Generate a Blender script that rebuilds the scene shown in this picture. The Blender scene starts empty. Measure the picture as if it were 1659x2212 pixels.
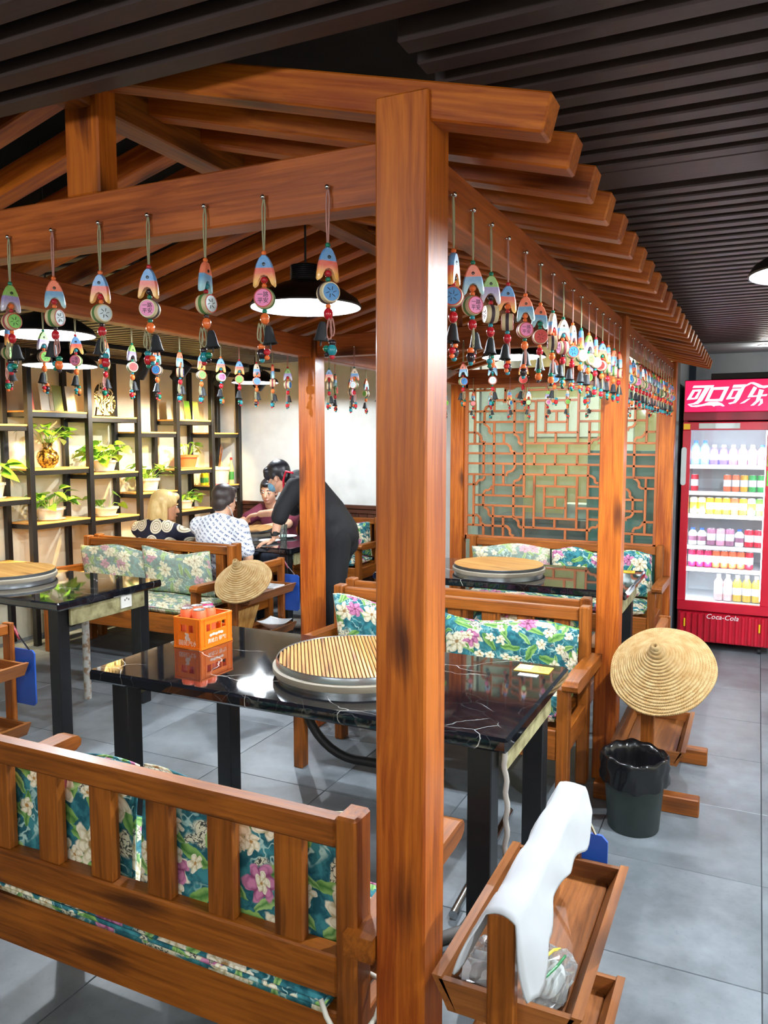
import bpy, bmesh, math, random
from mathutils import Vector, Matrix, Euler
random.seed(7)
PI = math.pi
S = bpy.context.scene
COL = S.collection

# ---------------------------------------------------------------- camera, world, exposure
cd = bpy.data.cameras.new('camera')
cam = bpy.data.objects.new('camera', cd); COL.objects.link(cam)
cd.sensor_fit = 'VERTICAL'; cd.sensor_height = 36.0; cd.lens = 1700.0/2212.0*36.0
cd.clip_start = 0.05; cd.clip_end = 60
cam.location = (0, 0, 1.6)
cam.rotation_euler = (PI/2 - math.atan(158/1700.0), 0, math.radians(25.4))
S.camera = cam
wd = bpy.data.worlds.new('World'); S.world = wd; wd.use_nodes = True
wd.node_tree.nodes['Background'].inputs[0].default_value = (0.75, 0.86, 1.0, 1)
wd.node_tree.nodes['Background'].inputs[1].default_value = 0.05
S.view_settings.view_transform = 'Standard'; S.view_settings.look = 'None'
S.view_settings.gamma = 1.0; S.view_settings.exposure = 0.8
S.view_settings.use_curve_mapping = False
PENDANT_W = 46.0      # watts of every pendant lamp
SPOT_W = 85.0         # watts of every shelf spot

# ---------------------------------------------------------------- helpers: materials
def lin(c):
    return tuple((x/255/12.92 if x/255 <= 0.04045 else ((x/255+0.055)/1.055)**2.4) for x in c) + (1.0,)
class G:
    def __init__(s, name):
        s.m = bpy.data.materials.new(name); s.m.use_nodes = True; s.t = s.m.node_tree; s.t.nodes.clear()
        s.out = s.t.nodes.new('ShaderNodeOutputMaterial')
    def n(s, typ, ins=None, **props):
        nd = s.t.nodes.new('ShaderNode'+typ)
        for k, v in props.items(): setattr(nd, k, v)
        for k, v in (ins or {}).items():
            if isinstance(v, bpy.types.NodeSocket): s.t.links.new(v, nd.inputs[k])
            else: nd.inputs[k].default_value = v
        return nd
    def ma(s, op, a, b=0.0, c=0.0, clamp=False):
        return s.n('Math', {0: a, 1: b, 2: c}, operation=op, use_clamp=clamp).outputs[0]
    def vm(s, op, a, b=(0, 0, 0)):
        nd = s.n('VectorMath', {0: a, 1: b}, operation=op)
        return nd.outputs['Value'] if op == 'LENGTH' else nd.outputs[0]
    def mix(s, f, a, b):
        nd = s.n('Mix', data_type='RGBA')
        for i, v in ((0, f), (6, a), (7, b)):
            if isinstance(v, bpy.types.NodeSocket): s.t.links.new(v, nd.inputs[i])
            else: nd.inputs[i].default_value = v
        return nd.outputs[2]
    def step(s, x, a, b):      # smooth 0..1 as x goes a..b
        nd = s.n('MapRange', {0: x, 1: a, 2: b, 3: 0.0, 4: 1.0}, clamp=True); return nd.outputs[0]
    def noise(s, vec, scale, detail=3, rough=0.55):
        return s.n('TexNoise', {'Vector': vec, 'Scale': scale, 'Detail': detail, 'Roughness': rough}).outputs[0]
    def obj(s, rnd=8.0):
        o = s.n('TexCoord').outputs['Object']
        if rnd:
            r = s.n('ObjectInfo').outputs['Random']
            o = s.vm('ADD', o, s.n('CombineXYZ', {0: s.ma('MULTIPLY', r, rnd), 1: s.ma('MULTIPLY', r, rnd*1.7), 2: s.ma('MULTIPLY', r, rnd*2.3)}).outputs[0])
        return o
    def bsdf(s, **kw):
        names = dict(col='Base Color', rough='Roughness', metal='Metallic', coat='Coat Weight', coatr='Coat Roughness', normal='Normal',
                     trans='Transmission Weight', ior='IOR', alpha='Alpha', em='Emission Color', ems='Emission Strength', spec='Specular IOR Level', sss='Subsurface Weight')
        nd = s.n('BsdfPrincipled', {names[k]: v for k, v in kw.items()})
        s.t.links.new(nd.outputs[0], s.out.inputs[0]); return s.m
    def bump(s, h, strength=0.2, dist=0.01):
        return s.n('Bump', {'Height': h, 'Strength': strength, 'Distance': dist}).outputs[0]
MATS = {}
def simple(name, c, rough=0.5, **kw):
    if name in MATS: return MATS[name]
    g = G(name); c = lin(c)
    nz = g.noise(g.obj(), 9.0, 2)
    col = g.mix(nz, tuple(x*0.88 for x in c[:3])+(1,), tuple(min(1, x*1.1) for x in c[:3])+(1,))
    MATS[name] = g.bsdf(col=col, rough=rough, **kw); return MATS[name]
def emit(name, c, strength):
    if name in MATS: return MATS[name]
    g = G(name); MATS[name] = g.bsdf(col=lin(c), em=lin(c), ems=strength); return MATS[name]
WT = {'post': ((192, 104, 24), (136, 58, 8), (62, 20, 3)), 'bench': ((158, 88, 22), (104, 52, 9), (66, 32, 7)),
      'pale': ((200, 142, 76), (164, 104, 50), (110, 64, 26)), 'plank': ((226, 180, 104), (196, 142, 66), (150, 100, 44)),
      'red': ((176, 92, 36), (122, 54, 17), (70, 28, 10)), 'dark': ((92, 52, 34), (58, 30, 20), (34, 18, 12)), 'lattice': ((182, 106, 58), (150, 80, 40), (120, 60, 28)),
      'reed': ((196, 150, 84), (164, 112, 52), (120, 76, 34)), 'tray': ((158, 96, 44), (112, 64, 26), (70, 38, 16))}
def wood(tone, ax, rough=0.44):
    key = 'wood_%s_%s' % (tone, ax)
    if key in MATS: return MATS[key]
    a, b, c = [lin(x) for x in WT[tone]]
    g = G(key); o = g.obj(6.0)
    def st(al, ac): return tuple(al if 'xyz'[i] == ax else ac for i in range(3))
    warp = g.noise(g.vm('MULTIPLY', o, st(0.5, 2.0)), 3.0, 3)
    fine = g.noise(g.vm('ADD', g.vm('MULTIPLY', o, st(1.8, 58.0)), g.n('CombineXYZ', {0: g.ma('MULTIPLY', warp, 3.0), 1: g.ma('MULTIPLY', warp, 3.0), 2: warp}).outputs[0]), 1.6, 4, 0.6)
    broad = g.noise(g.vm('MULTIPLY', o, st(1.1, 7.0)), 1.5, 3)
    f = g.ma('ADD', g.ma('MULTIPLY', fine, 0.62), g.ma('MULTIPLY', broad, 0.5))
    col = g.mix(g.step(f, 0.42, 0.68), b, a)
    kn = g.n('TexVoronoi', {'Vector': g.vm('ADD', g.vm('MULTIPLY', o, st(3.0, 9.0)), g.n('CombineXYZ', {0: warp, 1: warp, 2: warp}).outputs[0]), 'Scale': 1.0, 'Randomness': 1.0}, feature='F1')
    kd = g.ma('ADD', kn.outputs['Distance'], g.ma('MULTIPLY', g.ma('SUBTRACT', fine, 0.5), 0.22))
    km = g.ma('SUBTRACT', 1.0, g.step(kd, 0.1, 0.36))
    gate = g.ma('GREATER_THAN', g.n('SeparateColor', {0: kn.outputs['Color']}).outputs[0], 0.4)
    col = g.mix(g.ma('MULTIPLY', g.ma('MULTIPLY', km, gate), 0.92), col, c)
    stain = g.step(g.noise(g.vm('MULTIPLY', o, st(1.6, 4.0)), 1.3, 2), 0.52, 0.8)
    col = g.mix(g.ma('MULTIPLY', stain, 0.45), col, b)
    MATS[key] = g.bsdf(col=col, rough=g.ma('ADD', rough-0.06, g.ma('MULTIPLY', fine, 0.16)), coat=0.08, coatr=0.15, spec=0.38, normal=g.bump(fine, 0.12, 0.004))
    return MATS[key]
def m_fabric(name='floral_fabric', light=0.0):
    if name in MATS: return MATS[name]
    g = G(name); o = g.n('TexCoord').outputs['Object']; r = g.n('ObjectInfo').outputs['Random']
    sp = g.n('SeparateXYZ', {0: o})
    u = g.ma('ADD', g.ma('ADD', sp.outputs[0], g.ma('MULTIPLY', sp.outputs[1], 0.6)), g.ma('MULTIPLY', r, 9.0))
    v = g.ma('ADD', g.ma('ADD', sp.outputs[2], g.ma('MULTIPLY', sp.outputs[1], 0.85)), g.ma('MULTIPLY', r, 5.0))
    uv = g.n('CombineXYZ', {0: u, 1: v}).outputs[0]
    wv = g.n('TexNoise', {'Vector': uv, 'Scale': 26.0, 'Detail': 2.0}).outputs['Color']
    uv = g.vm('ADD', uv, g.vm('MULTIPLY', g.vm('SUBTRACT', wv, (0.5, 0.5, 0.5)), (0.03, 0.03, 0)))
    n1 = g.noise(uv, 30.0, 4)
    col = g.mix(g.step(n1, 0.42, 0.62), lin((12, 84, 96)), lin((56, 134, 142)))
    nl = g.noise(uv, 17.0, 2); ln = g.ma('ABSOLUTE', g.ma('SUBTRACT', nl, 0.5))
    patch = g.step(g.noise(uv, 6.0, 1), 0.48, 0.56)
    col = g.mix(g.ma('MULTIPLY', g.ma('SUBTRACT', 1.0, g.step(ln, 0.012, 0.03)), patch), col, lin((170, 205, 196)))
    lace = g.step(g.noise(g.vm('ADD', uv, (3.1, 7.7, 0)), 7.5, 2), 0.57, 0.6)
    lcol = g.mix(g.step(g.ma('ABSOLUTE', g.ma('SUBTRACT', g.noise(uv, 62.0, 2), 0.5)), 0.02, 0.05), lin((64, 60, 52)), lin((226, 220, 190)))
    col = g.mix(g.ma('MULTIPLY', lace, 0.9), col, lcol)
    def cells(scale, off, p):
        q = g.vm('ADD', g.vm('MULTIPLY', uv, (scale, scale, 0)), off)
        vo = g.n('TexVoronoi', {'Vector': q, 'Scale': 1.0, 'Randomness': 0.85}, voronoi_dimensions='2D')
        d = g.vm('SUBTRACT', q, vo.outputs['Position']); sc = g.n('SeparateColor', {0: vo.outputs['Color']})
        return d, sc.outputs[0], g.ma('LESS_THAN', sc.outputs[1], p), sc.outputs[2]
    def leaf(scale, off, p, ca, cb, lx, ly):
        nonlocal col
        d, r1, on, r2 = cells(scale, off, p); dd = g.n('SeparateXYZ', {0: g.n('VectorRotate', {'Vector': d, 'Angle': g.ma('MULTIPLY', r1, 6.28)}, rotation_type='Z_AXIS').outputs[0]})
        e = g.ma('ADD', g.ma('POWER', g.ma('MULTIPLY', dd.outputs[0], 1/lx), 2.0), g.ma('POWER', g.ma('MULTIPLY', dd.outputs[1], 1/ly), 2.0))
        rib = g.step(g.ma('ABSOLUTE', dd.outputs[1]), 0.0, ly*0.6)
        col = g.mix(g.ma('MULTIPLY', g.ma('SUBTRACT', 1.0, g.step(e, 0.85, 1.0)), on), col, g.mix(rib, ca, cb))
    def flower(scale, off, p, R, pet, ca, cb, cc):
        nonlocal col
        d, r1, on, r2 = cells(scale, off, p); dx = g.n('SeparateXYZ', {0: d})
        rad = g.vm('LENGTH', d); an = g.ma('ADD', g.ma('ARCTAN2', dx.outputs[1], dx.outputs[0]), g.ma('MULTIPLY', r1, 6.28))
        pc = g.ma('ABSOLUTE', g.ma('COSINE', g.ma('ADD', g.ma('MULTIPLY', an, pet/2), g.ma('MULTIPLY', rad, 5.0))))
        Rr = g.ma('MULTIPLY', g.ma('ADD', 0.62, g.ma('MULTIPLY', pc, 0.38)), R)
        q = g.ma('DIVIDE', rad, Rr)
        ring = g.ma('ABSOLUTE', g.ma('SINE', g.ma('MULTIPLY', q, 8.0)))
        pcol = g.mix(g.step(g.ma('MULTIPLY', pc, g.ma('ADD', 0.45, g.ma('MULTIPLY', ring, 0.55))), 0.12, 0.75), cb, ca)
        pcol = g.mix(g.ma('SUBTRACT', 1.0, g.step(q, 0.12, 0.26)), pcol, cc)
        col = g.mix(g.ma('MULTIPLY', g.ma('SUBTRACT', 1.0, g.step(q, 0.92, 1.0)), on), col, pcol)
    leaf(9.0, (4.3, 1.2, 0), 0.75, lin((58, 116, 48)), lin((134, 176, 92)), 0.46, 0.15)
    leaf(11.0, (1.3, 8.2, 0), 0.55, lin((70, 130, 60)), lin((160, 196, 120)), 0.44, 0.13)
    flower(6.2, (0.4, 0.9, 0), 0.72, 0.37, 7.0, lin((238, 231, 206)), lin((186, 172, 128)), lin((150, 110, 60)))
    flower(7.0, (5.7, 2.9, 0), 0.36, 0.36, 6.0, lin((206, 130, 168)), lin((138, 62, 104)), lin((96, 40, 66)))
    flower(13.0, (2.7, 6.1, 0), 0.3, 0.34, 5.0, lin((242, 236, 214)), lin((200, 186, 140)), lin((180, 130, 60)))
    if light: col = g.mix(light, col, lin((236, 228, 190)))
    wr = g.noise(g.n('TexCoord').outputs['Object'], 7.0, 3)
    MATS[name] = g.bsdf(col=col, rough=0.85, normal=g.bump(g.ma('ADD', wr, g.ma('MULTIPLY', n1, 0.1)), 0.5, 0.02)); return MATS[name]
def m_marble():
    if 'marble' in MATS: return MATS['marble']
    g = G('black_marble'); o = g.obj(5.0)
    w = g.n('TexNoise', {'Vector': o, 'Scale': 2.2, 'Detail': 5.0}).outputs['Color']
    q = g.vm('ADD', g.vm('MULTIPLY', o, (1.3, 2.1, 1.0)), g.vm('MULTIPLY', w, (0.5, 0.5, 0.5)))
    e = g.n('TexVoronoi', {'Vector': q, 'Scale': 1.9}, feature='DISTANCE_TO_EDGE').outputs['Distance']
    gate = g.step(g.noise(o, 3.0, 2), 0.5, 0.6)
    vein = g.ma('MULTIPLY', g.ma('SUBTRACT', 1.0, g.step(e, 0.002, 0.007)), gate)
    e2 = g.n('TexVoronoi', {'Vector': q, 'Scale': 4.3}, feature='DISTANCE_TO_EDGE').outputs['Distance']
    v2 = g.ma('MULTIPLY', g.ma('SUBTRACT', 1.0, g.step(e2, 0.002, 0.012)), 0.05)
    cl = g.mix(g.noise(o, 6.0, 4), lin((9, 10, 14)), lin((24, 26, 32)))
    col = g.mix(g.ma('MAXIMUM', g.ma('MULTIPLY', vein, 0.75), v2), cl, lin((206, 204, 196)))
    MATS['marble'] = g.bsdf(col=col, rough=0.045, spec=0.65, coat=0.5, coatr=0.03); return MATS['marble']
def m_tile():
    g = G('grey_tile'); o = g.obj(20.0); r = g.n('ObjectInfo').outputs['Random']
    f = g.ma('ADD', g.ma('MULTIPLY', g.noise(o, 2.6, 5, 0.62), 0.75), g.ma('MULTIPLY', g.noise(o, 11.0, 3), 0.25))
    col = g.mix(g.step(f, 0.3, 0.7), lin((80, 86, 90)), lin((140, 148, 154)))
    col = g.mix(g.ma('MULTIPLY', r, 0.25), col, lin((98, 104, 108)))
    sc = g.step(g.noise(o, 60.0, 2), 0.62, 0.7)
    col = g.mix(g.ma('MULTIPLY', sc, 0.15), col, lin((70, 76, 82)))
    return g.bsdf(col=col, rough=g.ma('ADD', 0.24, g.ma('MULTIPLY', f, 0.26)), spec=0.45, normal=g.bump(f, 0.05, 0.003))
def m_straw(a=(200, 172, 122), b=(120, 82, 40)):
    if 'straw' in MATS: return MATS['straw']
    g = G('coiled_straw'); o = g.n('TexCoord').outputs['Object']; sp = g.n('SeparateXYZ', {0: o})
    an = g.ma('ARCTAN2', sp.outputs[1], sp.outputs[0]); rad = g.ma('SQRT', g.ma('ADD', g.ma('POWER', sp.outputs[0], 2.0), g.ma('POWER', sp.outputs[1], 2.0)))
    st = g.ma('ABSOLUTE', g.ma('SINE', g.ma('ADD', g.ma('MULTIPLY', an, 75.0), g.ma('MULTIPLY', rad, 300.0))))
    nz = g.noise(o, 26.0, 4)
    col = g.mix(g.step(nz, 0.3, 0.7), lin((172, 134, 78)), lin(a))
    col = g.mix(g.ma('MULTIPLY', g.ma('SUBTRACT', 1.0, g.step(st, 0.06, 0.4)), 0.6), col, lin(b))
    MATS['straw'] = g.bsdf(col=col, rough=0.75, normal=g.bump(g.ma('ADD', st, nz), 0.5, 0.003)); return MATS['straw']
def m_glass(name='clear_glass', tint=(235, 245, 242), rough=0.02, op=0.06):
    if name in MATS: return MATS[name]
    g = G(name)
    tr = g.n('BsdfTransparent', {0: lin(tint)}); gl = g.n('BsdfGlossy', {0: (1, 1, 1, 1), 'Roughness': rough})
    fr = g.n('Fresnel', {'IOR': 1.5}).outputs[0]
    mx = g.n('MixShader', {0: g.ma('ADD', g.ma('MULTIPLY', fr, 0.9), op*0.5), 1: tr.outputs[0], 2: gl.outputs[0]})
    df = g.n('BsdfDiffuse', {0: lin(tint)})
    m2 = g.n('MixShader', {0: op, 1: mx.outputs[0], 2: df.outputs[0]})
    g.t.links.new(m2.outputs[0], g.out.inputs[0]); MATS[name] = g.m; return g.m

# ---------------------------------------------------------------- helpers: meshes and objects
class MB:
    def __init__(s): s.v = []; s.f = []; s.mi = []; s.cur = 0
    def add(s, vs, fs):
        k = len(s.v); s.v += [tuple(v) for v in vs]; s.f += [tuple(i+k for i in f) for f in fs]; s.mi += [s.cur]*len(fs); return s
    def box(s, x0, x1, y0, y1, z0, z1, c=0.0):
        lo = (min(x0, x1), min(y0, y1), min(z0, z1)); hi = (max(x0, x1), max(y0, y1), max(z0, z1))
        if c <= 0:
            vs = [(X, Y, Z) for X in (lo[0], hi[0]) for Y in (lo[1], hi[1]) for Z in (lo[2], hi[2])]
            return s.add(vs, [(0, 1, 3, 2), (4, 6, 7, 5), (0, 4, 5, 1), (2, 3, 7, 6), (0, 2, 6, 4), (1, 5, 7, 3)])
        vs = []; idx = {}
        for i in (0, 1):
            for j in (0, 1):
                for k in (0, 1):
                    p = [(lo, hi)[i][0], (lo, hi)[j][1], (lo, hi)[k][2]]; sg = [1 if t == 0 else -1 for t in (i, j, k)]
                    for a in range(3):
                        q = [p[b]+(0 if b == a else sg[b]*c) for b in range(3)]; idx[(i, j, k, a)] = len(vs); vs.append(q)
        fs = []
        for a in range(3):
            b, d = (a+1) % 3, (a+2) % 3
            for e in (0, 1):
                q = []
                for (u, w) in ((0, 0), (1, 0), (1, 1), (0, 1)):
                    t = [0, 0, 0]; t[a] = e; t[b] = u; t[d] = w; q.append(idx[(*t, a)])
                fs.append(q)
            for u in (0, 1):
                for w in (0, 1):
                    t0 = [0, 0, 0]; t0[b] = u; t0[d] = w; t1 = list(t0); t1[a] = 1
                    fs.append((idx[(*t0, b)], idx[(*t1, b)], idx[(*t1, d)], idx[(*t0, d)]))
        for i in (0, 1):
            for j in (0, 1):
                for k in (0, 1): fs.append((idx[(i, j, k, 0)], idx[(i, j, k, 1)], idx[(i, j, k, 2)]))
        return s.add(vs, fs)
    def cyl(s, p0, p1, r0, r1=None, n=14, caps=True):
        r1 = r0 if r1 is None else r1; p0 = Vector(p0); p1 = Vector(p1); d = (p1-p0).normalized()
        a = d.orthogonal().normalized(); b = d.cross(a)
        vs = [p0+(a*math.cos(2*PI*i/n)+b*math.sin(2*PI*i/n))*r0 for i in range(n)] + [p1+(a*math.cos(2*PI*i/n)+b*math.sin(2*PI*i/n))*r1 for i in range(n)]
        fs = [(i, (i+1) % n, n+(i+1) % n, n+i) for i in range(n)]
        if caps: fs += [tuple(range(n))[::-1], tuple(range(n, 2*n))]
        return s.add(vs, fs)
    def tube(s, pts, r, n=8, closed=False, rs=None):
        pts = [Vector(p) for p in pts]; m = len(pts); vs = []; prev = None
        for i, p in enumerate(pts):
            t = (pts[(i+1) % m]-pts[i-1]) if closed else (pts[min(i+1, m-1)]-pts[max(i-1, 0)])
            t = t.normalized() if t.length > 1e-9 else Vector((0, 0, 1))
            a = t.orthogonal().normalized() if prev is None else (prev-t*prev.dot(t)).normalized()
            prev = a; b = t.cross(a); rr = rs[i] if rs else r
            vs += [p+(a*math.cos(2*PI*k/n)+b*math.sin(2*PI*k/n))*rr for k in range(n)]
        fs = []
        for i in range(m if closed else m-1):
            j = (i+1) % m
            fs += [(i*n+k, i*n+(k+1) % n, j*n+(k+1) % n, j*n+k) for k in range(n)]
        if not closed: fs += [tuple(range(n))[::-1], tuple(range((m-1)*n, m*n))]
        return s.add(vs, fs)
    def lathe(s, prof, n=24, c=(0, 0, 0), wob=None):
        vs = []; fs = []
        for i in range(n):
            a = 2*PI*i/n
            for j, (r, z) in enumerate(prof):
                k = wob(a, j) if wob else (1, 0)
                vs.append((c[0]+r*k[0]*math.cos(a), c[1]+r*k[0]*math.sin(a), c[2]+z+k[1]))
        m = len(prof)
        for i in range(n):
            for j in range(m-1): fs.append((i*m+j, ((i+1) % n)*m+j, ((i+1) % n)*m+j+1, i*m+j+1))
        return s.add(vs, fs)
    def prism(s, poly, a0, a1, plane='xz'):
        n = len(poly)
        mk = {'xz': lambda p, a: (p[0], a, p[1]), 'yz': lambda p, a: (a, p[0], p[1]), 'xy': lambda p, a: (p[0], p[1], a)}[plane]
        vs = [mk(p, a0) for p in poly]+[mk(p, a1) for p in poly]
        return s.add(vs, [tuple(range(n)), tuple(range(n, 2*n))[::-1]]+[(i, i+n, (i+1) % n+n, (i+1) % n) for i in range(n)])
    def ring(s, outer, inner, a0, a1, plane='xz'):
        n = len(outer); mk = {'xz': lambda p, a: (p[0], a, p[1]), 'yz': lambda p, a: (a, p[0], p[1]), 'xy': lambda p, a: (p[0], p[1], a)}[plane]
        vs = [mk(p, a) for a in (a0, a1) for q in (outer, inner) for p in q]; fs = []
        for i in range(n):
            j = (i+1) % n
            fs += [(i, j, n+j, n+i), (2*n+i, 3*n+i, 3*n+j, 2*n+j), (i, 2*n+i, 2*n+j, j), (n+i, n+j, 3*n+j, 3*n+i)]
        return s.add(vs, fs)
    def ball(s, c, r, n=12, m=8):
        r = r if hasattr(r, '__len__') else (r, r, r)
        vs = [(c[0], c[1], c[2]-r[2])]
        for j in range(1, m):
            t = PI*j/m-PI/2
            vs += [(c[0]+r[0]*math.cos(t)*math.cos(2*PI*i/n), c[1]+r[1]*math.cos(t)*math.sin(2*PI*i/n), c[2]+r[2]*math.sin(t)) for i in range(n)]
        vs.append((c[0], c[1], c[2]+r[2])); e = len(vs)-1
        fs = [(0, 1+(i+1) % n, 1+i) for i in range(n)]
        for j in range(m-2): fs += [(1+j*n+i, 1+j*n+(i+1) % n, 1+(j+1)*n+(i+1) % n, 1+(j+1)*n+i) for i in range(n)]
        fs += [(e, 1+(m-2)*n+i, 1+(m-2)*n+(i+1) % n) for i in range(n)]
        return s.add(vs, fs)
    def grid(s, fn, nu, nv, both=None):
        vs = [fn(u/nu, v/nv) for v in range(nv+1) for u in range(nu+1)]
        w = nu+1
        return s.add(vs, [(v*w+u, v*w+u+1, (v+1)*w+u+1, (v+1)*w+u) for v in range(nv) for u in range(nu)])
    def xf(s, M): s.v = [tuple(M @ Vector(p)) for p in s.v]; return s
    def mesh(s, name, mats, smooth=False, fix=True):
        me = bpy.data.meshes.new(name); me.from_pydata([tuple(p) for p in s.v], [], s.f)
        for m in (mats if isinstance(mats, (list, tuple)) else [mats]): me.materials.append(m)
        for p, i in zip(me.polygons, s.mi): p.material_index = i
        if fix:
            b = bmesh.new(); b.from_mesh(me); bmesh.ops.remove_doubles(b, verts=b.verts, dist=1e-6); bmesh.ops.recalc_face_normals(b, faces=b.faces); b.to_mesh(me); b.free()
        if smooth:
            me.shade_smooth()
            if smooth != 'all': me.set_sharp_from_angle(angle=math.radians(42))
        return me
    def obj(s, name, mats, parent=None, loc=(0, 0, 0), rot=(0, 0, 0), smooth=False, fix=True):
        return link(name, s.mesh(name, mats, smooth, fix), parent, loc, rot)
def link(name, me, parent=None, loc=(0, 0, 0), rot=(0, 0, 0)):
    o = bpy.data.objects.new(name, me); COL.objects.link(o); o.location = loc; o.rotation_euler = rot
    if parent is not None: o.parent = parent
    return o
def tag(o, label, cat, group=None):
    o['label'] = label; o['category'] = cat
    if group: o['group'] = group
    return o
def thing(name, label, cat, loc=(0, 0, 0), rz=0.0, group=None):
    o = bpy.data.objects.new(name, None); COL.objects.link(o); o.location = loc; o.rotation_euler = (0, 0, rz); o.empty_display_size = 0.1
    return tag(o, label, cat, group)
def struct(o): o['kind'] = 'structure'; return o
def text_mesh(body, size, mat, depth=0.0005, shear=0.0, space=1.0, line=1.0):
    c = bpy.data.curves.new('lettering', 'FONT'); c.body = body; c.size = size; c.extrude = depth; c.align_x = 'CENTER'; c.align_y = 'CENTER'
    c.shear = shear; c.space_character = space; c.space_line = line; c.resolution_u = 3
    o = bpy.data.objects.new('lettering', c); COL.objects.link(o)
    bpy.context.view_layer.update()
    me = bpy.data.meshes.new_from_object(o.evaluated_get(bpy.context.evaluated_depsgraph_get())); me.name = 'lettering'
    bpy.data.objects.remove(o); bpy.data.curves.remove(c); me.materials.clear(); me.materials.append(mat); return me
def bx(name, mat, parent, x0, x1, y0, y1, z0, z1, c=0.003):
    return MB().box(x0, x1, y0, y1, z0, z1, c).obj(name, mat, parent)
def cbx(name, mat, parent, size, loc, rot=(0, 0, 0), c=0.003):   # box centred on its own origin: textures follow the piece
    a, b, d = size[0]/2, size[1]/2, size[2]/2
    return MB().box(-a, a, -b, b, -d, d, c).obj(name, mat, parent, loc, rot)
def bar(name, tone, parent, x0, x1, y0, y1, z0, z1, c=0.004):     # wooden bar, grain along its longest side
    sz = (x1-x0, y1-y0, z1-z0); ax = 'xyz'[max(range(3), key=lambda i: sz[i])]
    return cbx(name, wood(tone, ax), parent, sz, ((x0+x1)/2, (y0+y1)/2, (z0+z1)/2), (0, 0, 0), c)

# ================================================================ the room
H = 2.3
XL, XR, YF, YB = -5.3, 2.7, -2.7, 7.0
M_TILE = m_tile(); M_GROUT = simple('grout', (52, 54, 56), 0.9)
fl = struct(bx('floor', M_GROUT, None, XL-0.1, XR+0.1, YF-0.1, 8.8, -0.06, -0.004, 0)); fl['label'] = 'grey square stone-look floor tiles with dark joints'
tm = MB().box(-0.2985, 0.2985, -0.2985, 0.2985, -0.01, 0.0, 0.0015).mesh('tile', M_TILE)
for i in range(-9, 4):
    for j in range(0, 12):
        x = 0.071+0.6*i+0.3; y = 3.61+0.6*(j-4)+0.3
        if x > XR or x < XL-0.2 or y > 7.2: continue
        link('tile', tm, fl, (x, y, 0))
M_CREAM = simple('cream_wall_paint', (226, 216, 188), 0.75); M_WHITE = simple('white_wall_paint', (222, 224, 220), 0.75); M_GREY = simple('grey_wall_paint', (136, 146, 154), 0.8)
M_BLACKC = simple('black_ceiling_void', (14, 14, 16), 0.9)
struct(bx('wall_left', M_CREAM, None, XL-0.1, XL, YF, YB+0.1, 0, 2.9, 0))
wb = struct(bx('wall_back', M_WHITE, None, XL, -2.38, YB, YB+0.1, 0, 2.9, 0))
struct(bx('wall_nook', M_WHITE, None, -2.46, -2.38, 6.42, YB, 0, 2.9, 0))
struct(bx('wall_right', M_CREAM, None, XR, XR+0.1, YF, 7.3, 0, 2.9, 0))
struct(bx('wall_front', M_CREAM, None, XL, XR, YF-0.1, YF, 0, 2.9, 0))
struct(bx('wall_fridge', M_GREY, None, -0.5, XR, 7.15, 7.25, 0, 2.9, 0))
wn = struct(thing('trim_1', 'dark brown panelled wainscot along the white back wall', 'wainscot', (0, 0, 0))); del wn['category']
x = XL
while x < -2.47:
    x1 = min(x+0.1, -2.46); bar('wainscot_board', 'dark', wn, x+0.002, x1-0.002, YB-0.018, YB-0.002, 0.1, 0.86, 0.003); x += 0.1
bar('wainscot_cap', 'dark', wn, XL, -2.46, YB-0.045, YB, 0.9, 0.94, 0.006); bar('wainscot_rail', 'dark', wn, XL, -2.46, YB-0.03, YB, 0.855, 0.9, 0.005); bar('wainscot_skirting', 'dark', wn, XL, -2.46, YB-0.025, YB, 0.0, 0.1, 0.005)
ce = struct(bx('ceiling', M_BLACKC, None, XL, XR, YF, 8.8, 2.86, 2.95, 0)); ce['label'] = 'dark brown slatted ceiling with an opening over the pavilion'
g = G('ceiling_slat_paint'); nz = g.noise(g.vm('MULTIPLY', g.obj(), (1.5, 30, 30)), 3.0, 3)
M_SLAT = g.bsdf(col=g.mix(nz, lin((44, 33, 32)), lin((66, 52, 50))), rough=0.5)
def slats(x0, x1, y0, y1, skip=None):
    a = (x1-x0)/2; me = MB().box(-a, a, -0.026, 0.026, 0.0, 0.07, 0.004).mesh('ceiling_slat', M_SLAT)
    y = y0
    while y < y1:
        if not (skip and skip[0] < y < skip[1]): link('ceiling_slat', me, ce, ((x0+x1)/2, y, H))
        y += 0.09
slats(XL, XR, -1.1, 1.30)
slats(-0.61, XR, 1.36, 6.35, (2.2, 2.36))
slats(XL, -2.32, 1.36, 6.3)
bx('ceiling_panel', M_SLAT, ce, -0.61, XR, 2.2, 2.35, H, H+0.05)
for (x0, x1) in ((XL, -2.4), (-0.5, XR)):
    for y in (0.0, 2.9, 5.0): bx('ceiling_batten', M_SLAT, ce, x0, x1, y, y+0.04, H+0.075, H+0.11)
struct(bx('ceiling_soffit', M_GREY, None, -0.555, XR, 6.42, 7.15, H, H+0.05, 0))
dl = thing('downlight', 'round recessed downlight in the flat ceiling by the drinks fridge', 'ceiling light', (0.02, 6.62, H))
MB().lathe([(0.045, -0.004), (0.06, -0.006), (0.062, 0.0)], 24).obj('trim_ring', simple('white_enamel', (235, 236, 234), 0.4), dl, smooth=True)
MB().cyl((0, 0, -0.003), (0, 0, 0.0), 0.045, n=24).obj('diffuser', emit('downlight_glow', (255, 244, 220), 8.0), dl)
ld = bpy.data.lights.new('downlight_beam', 'POINT'); ld.energy = 2.2; ld.color = (1.0, 0.95, 0.85); ld.shadow_soft_size = 0.04
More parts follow.
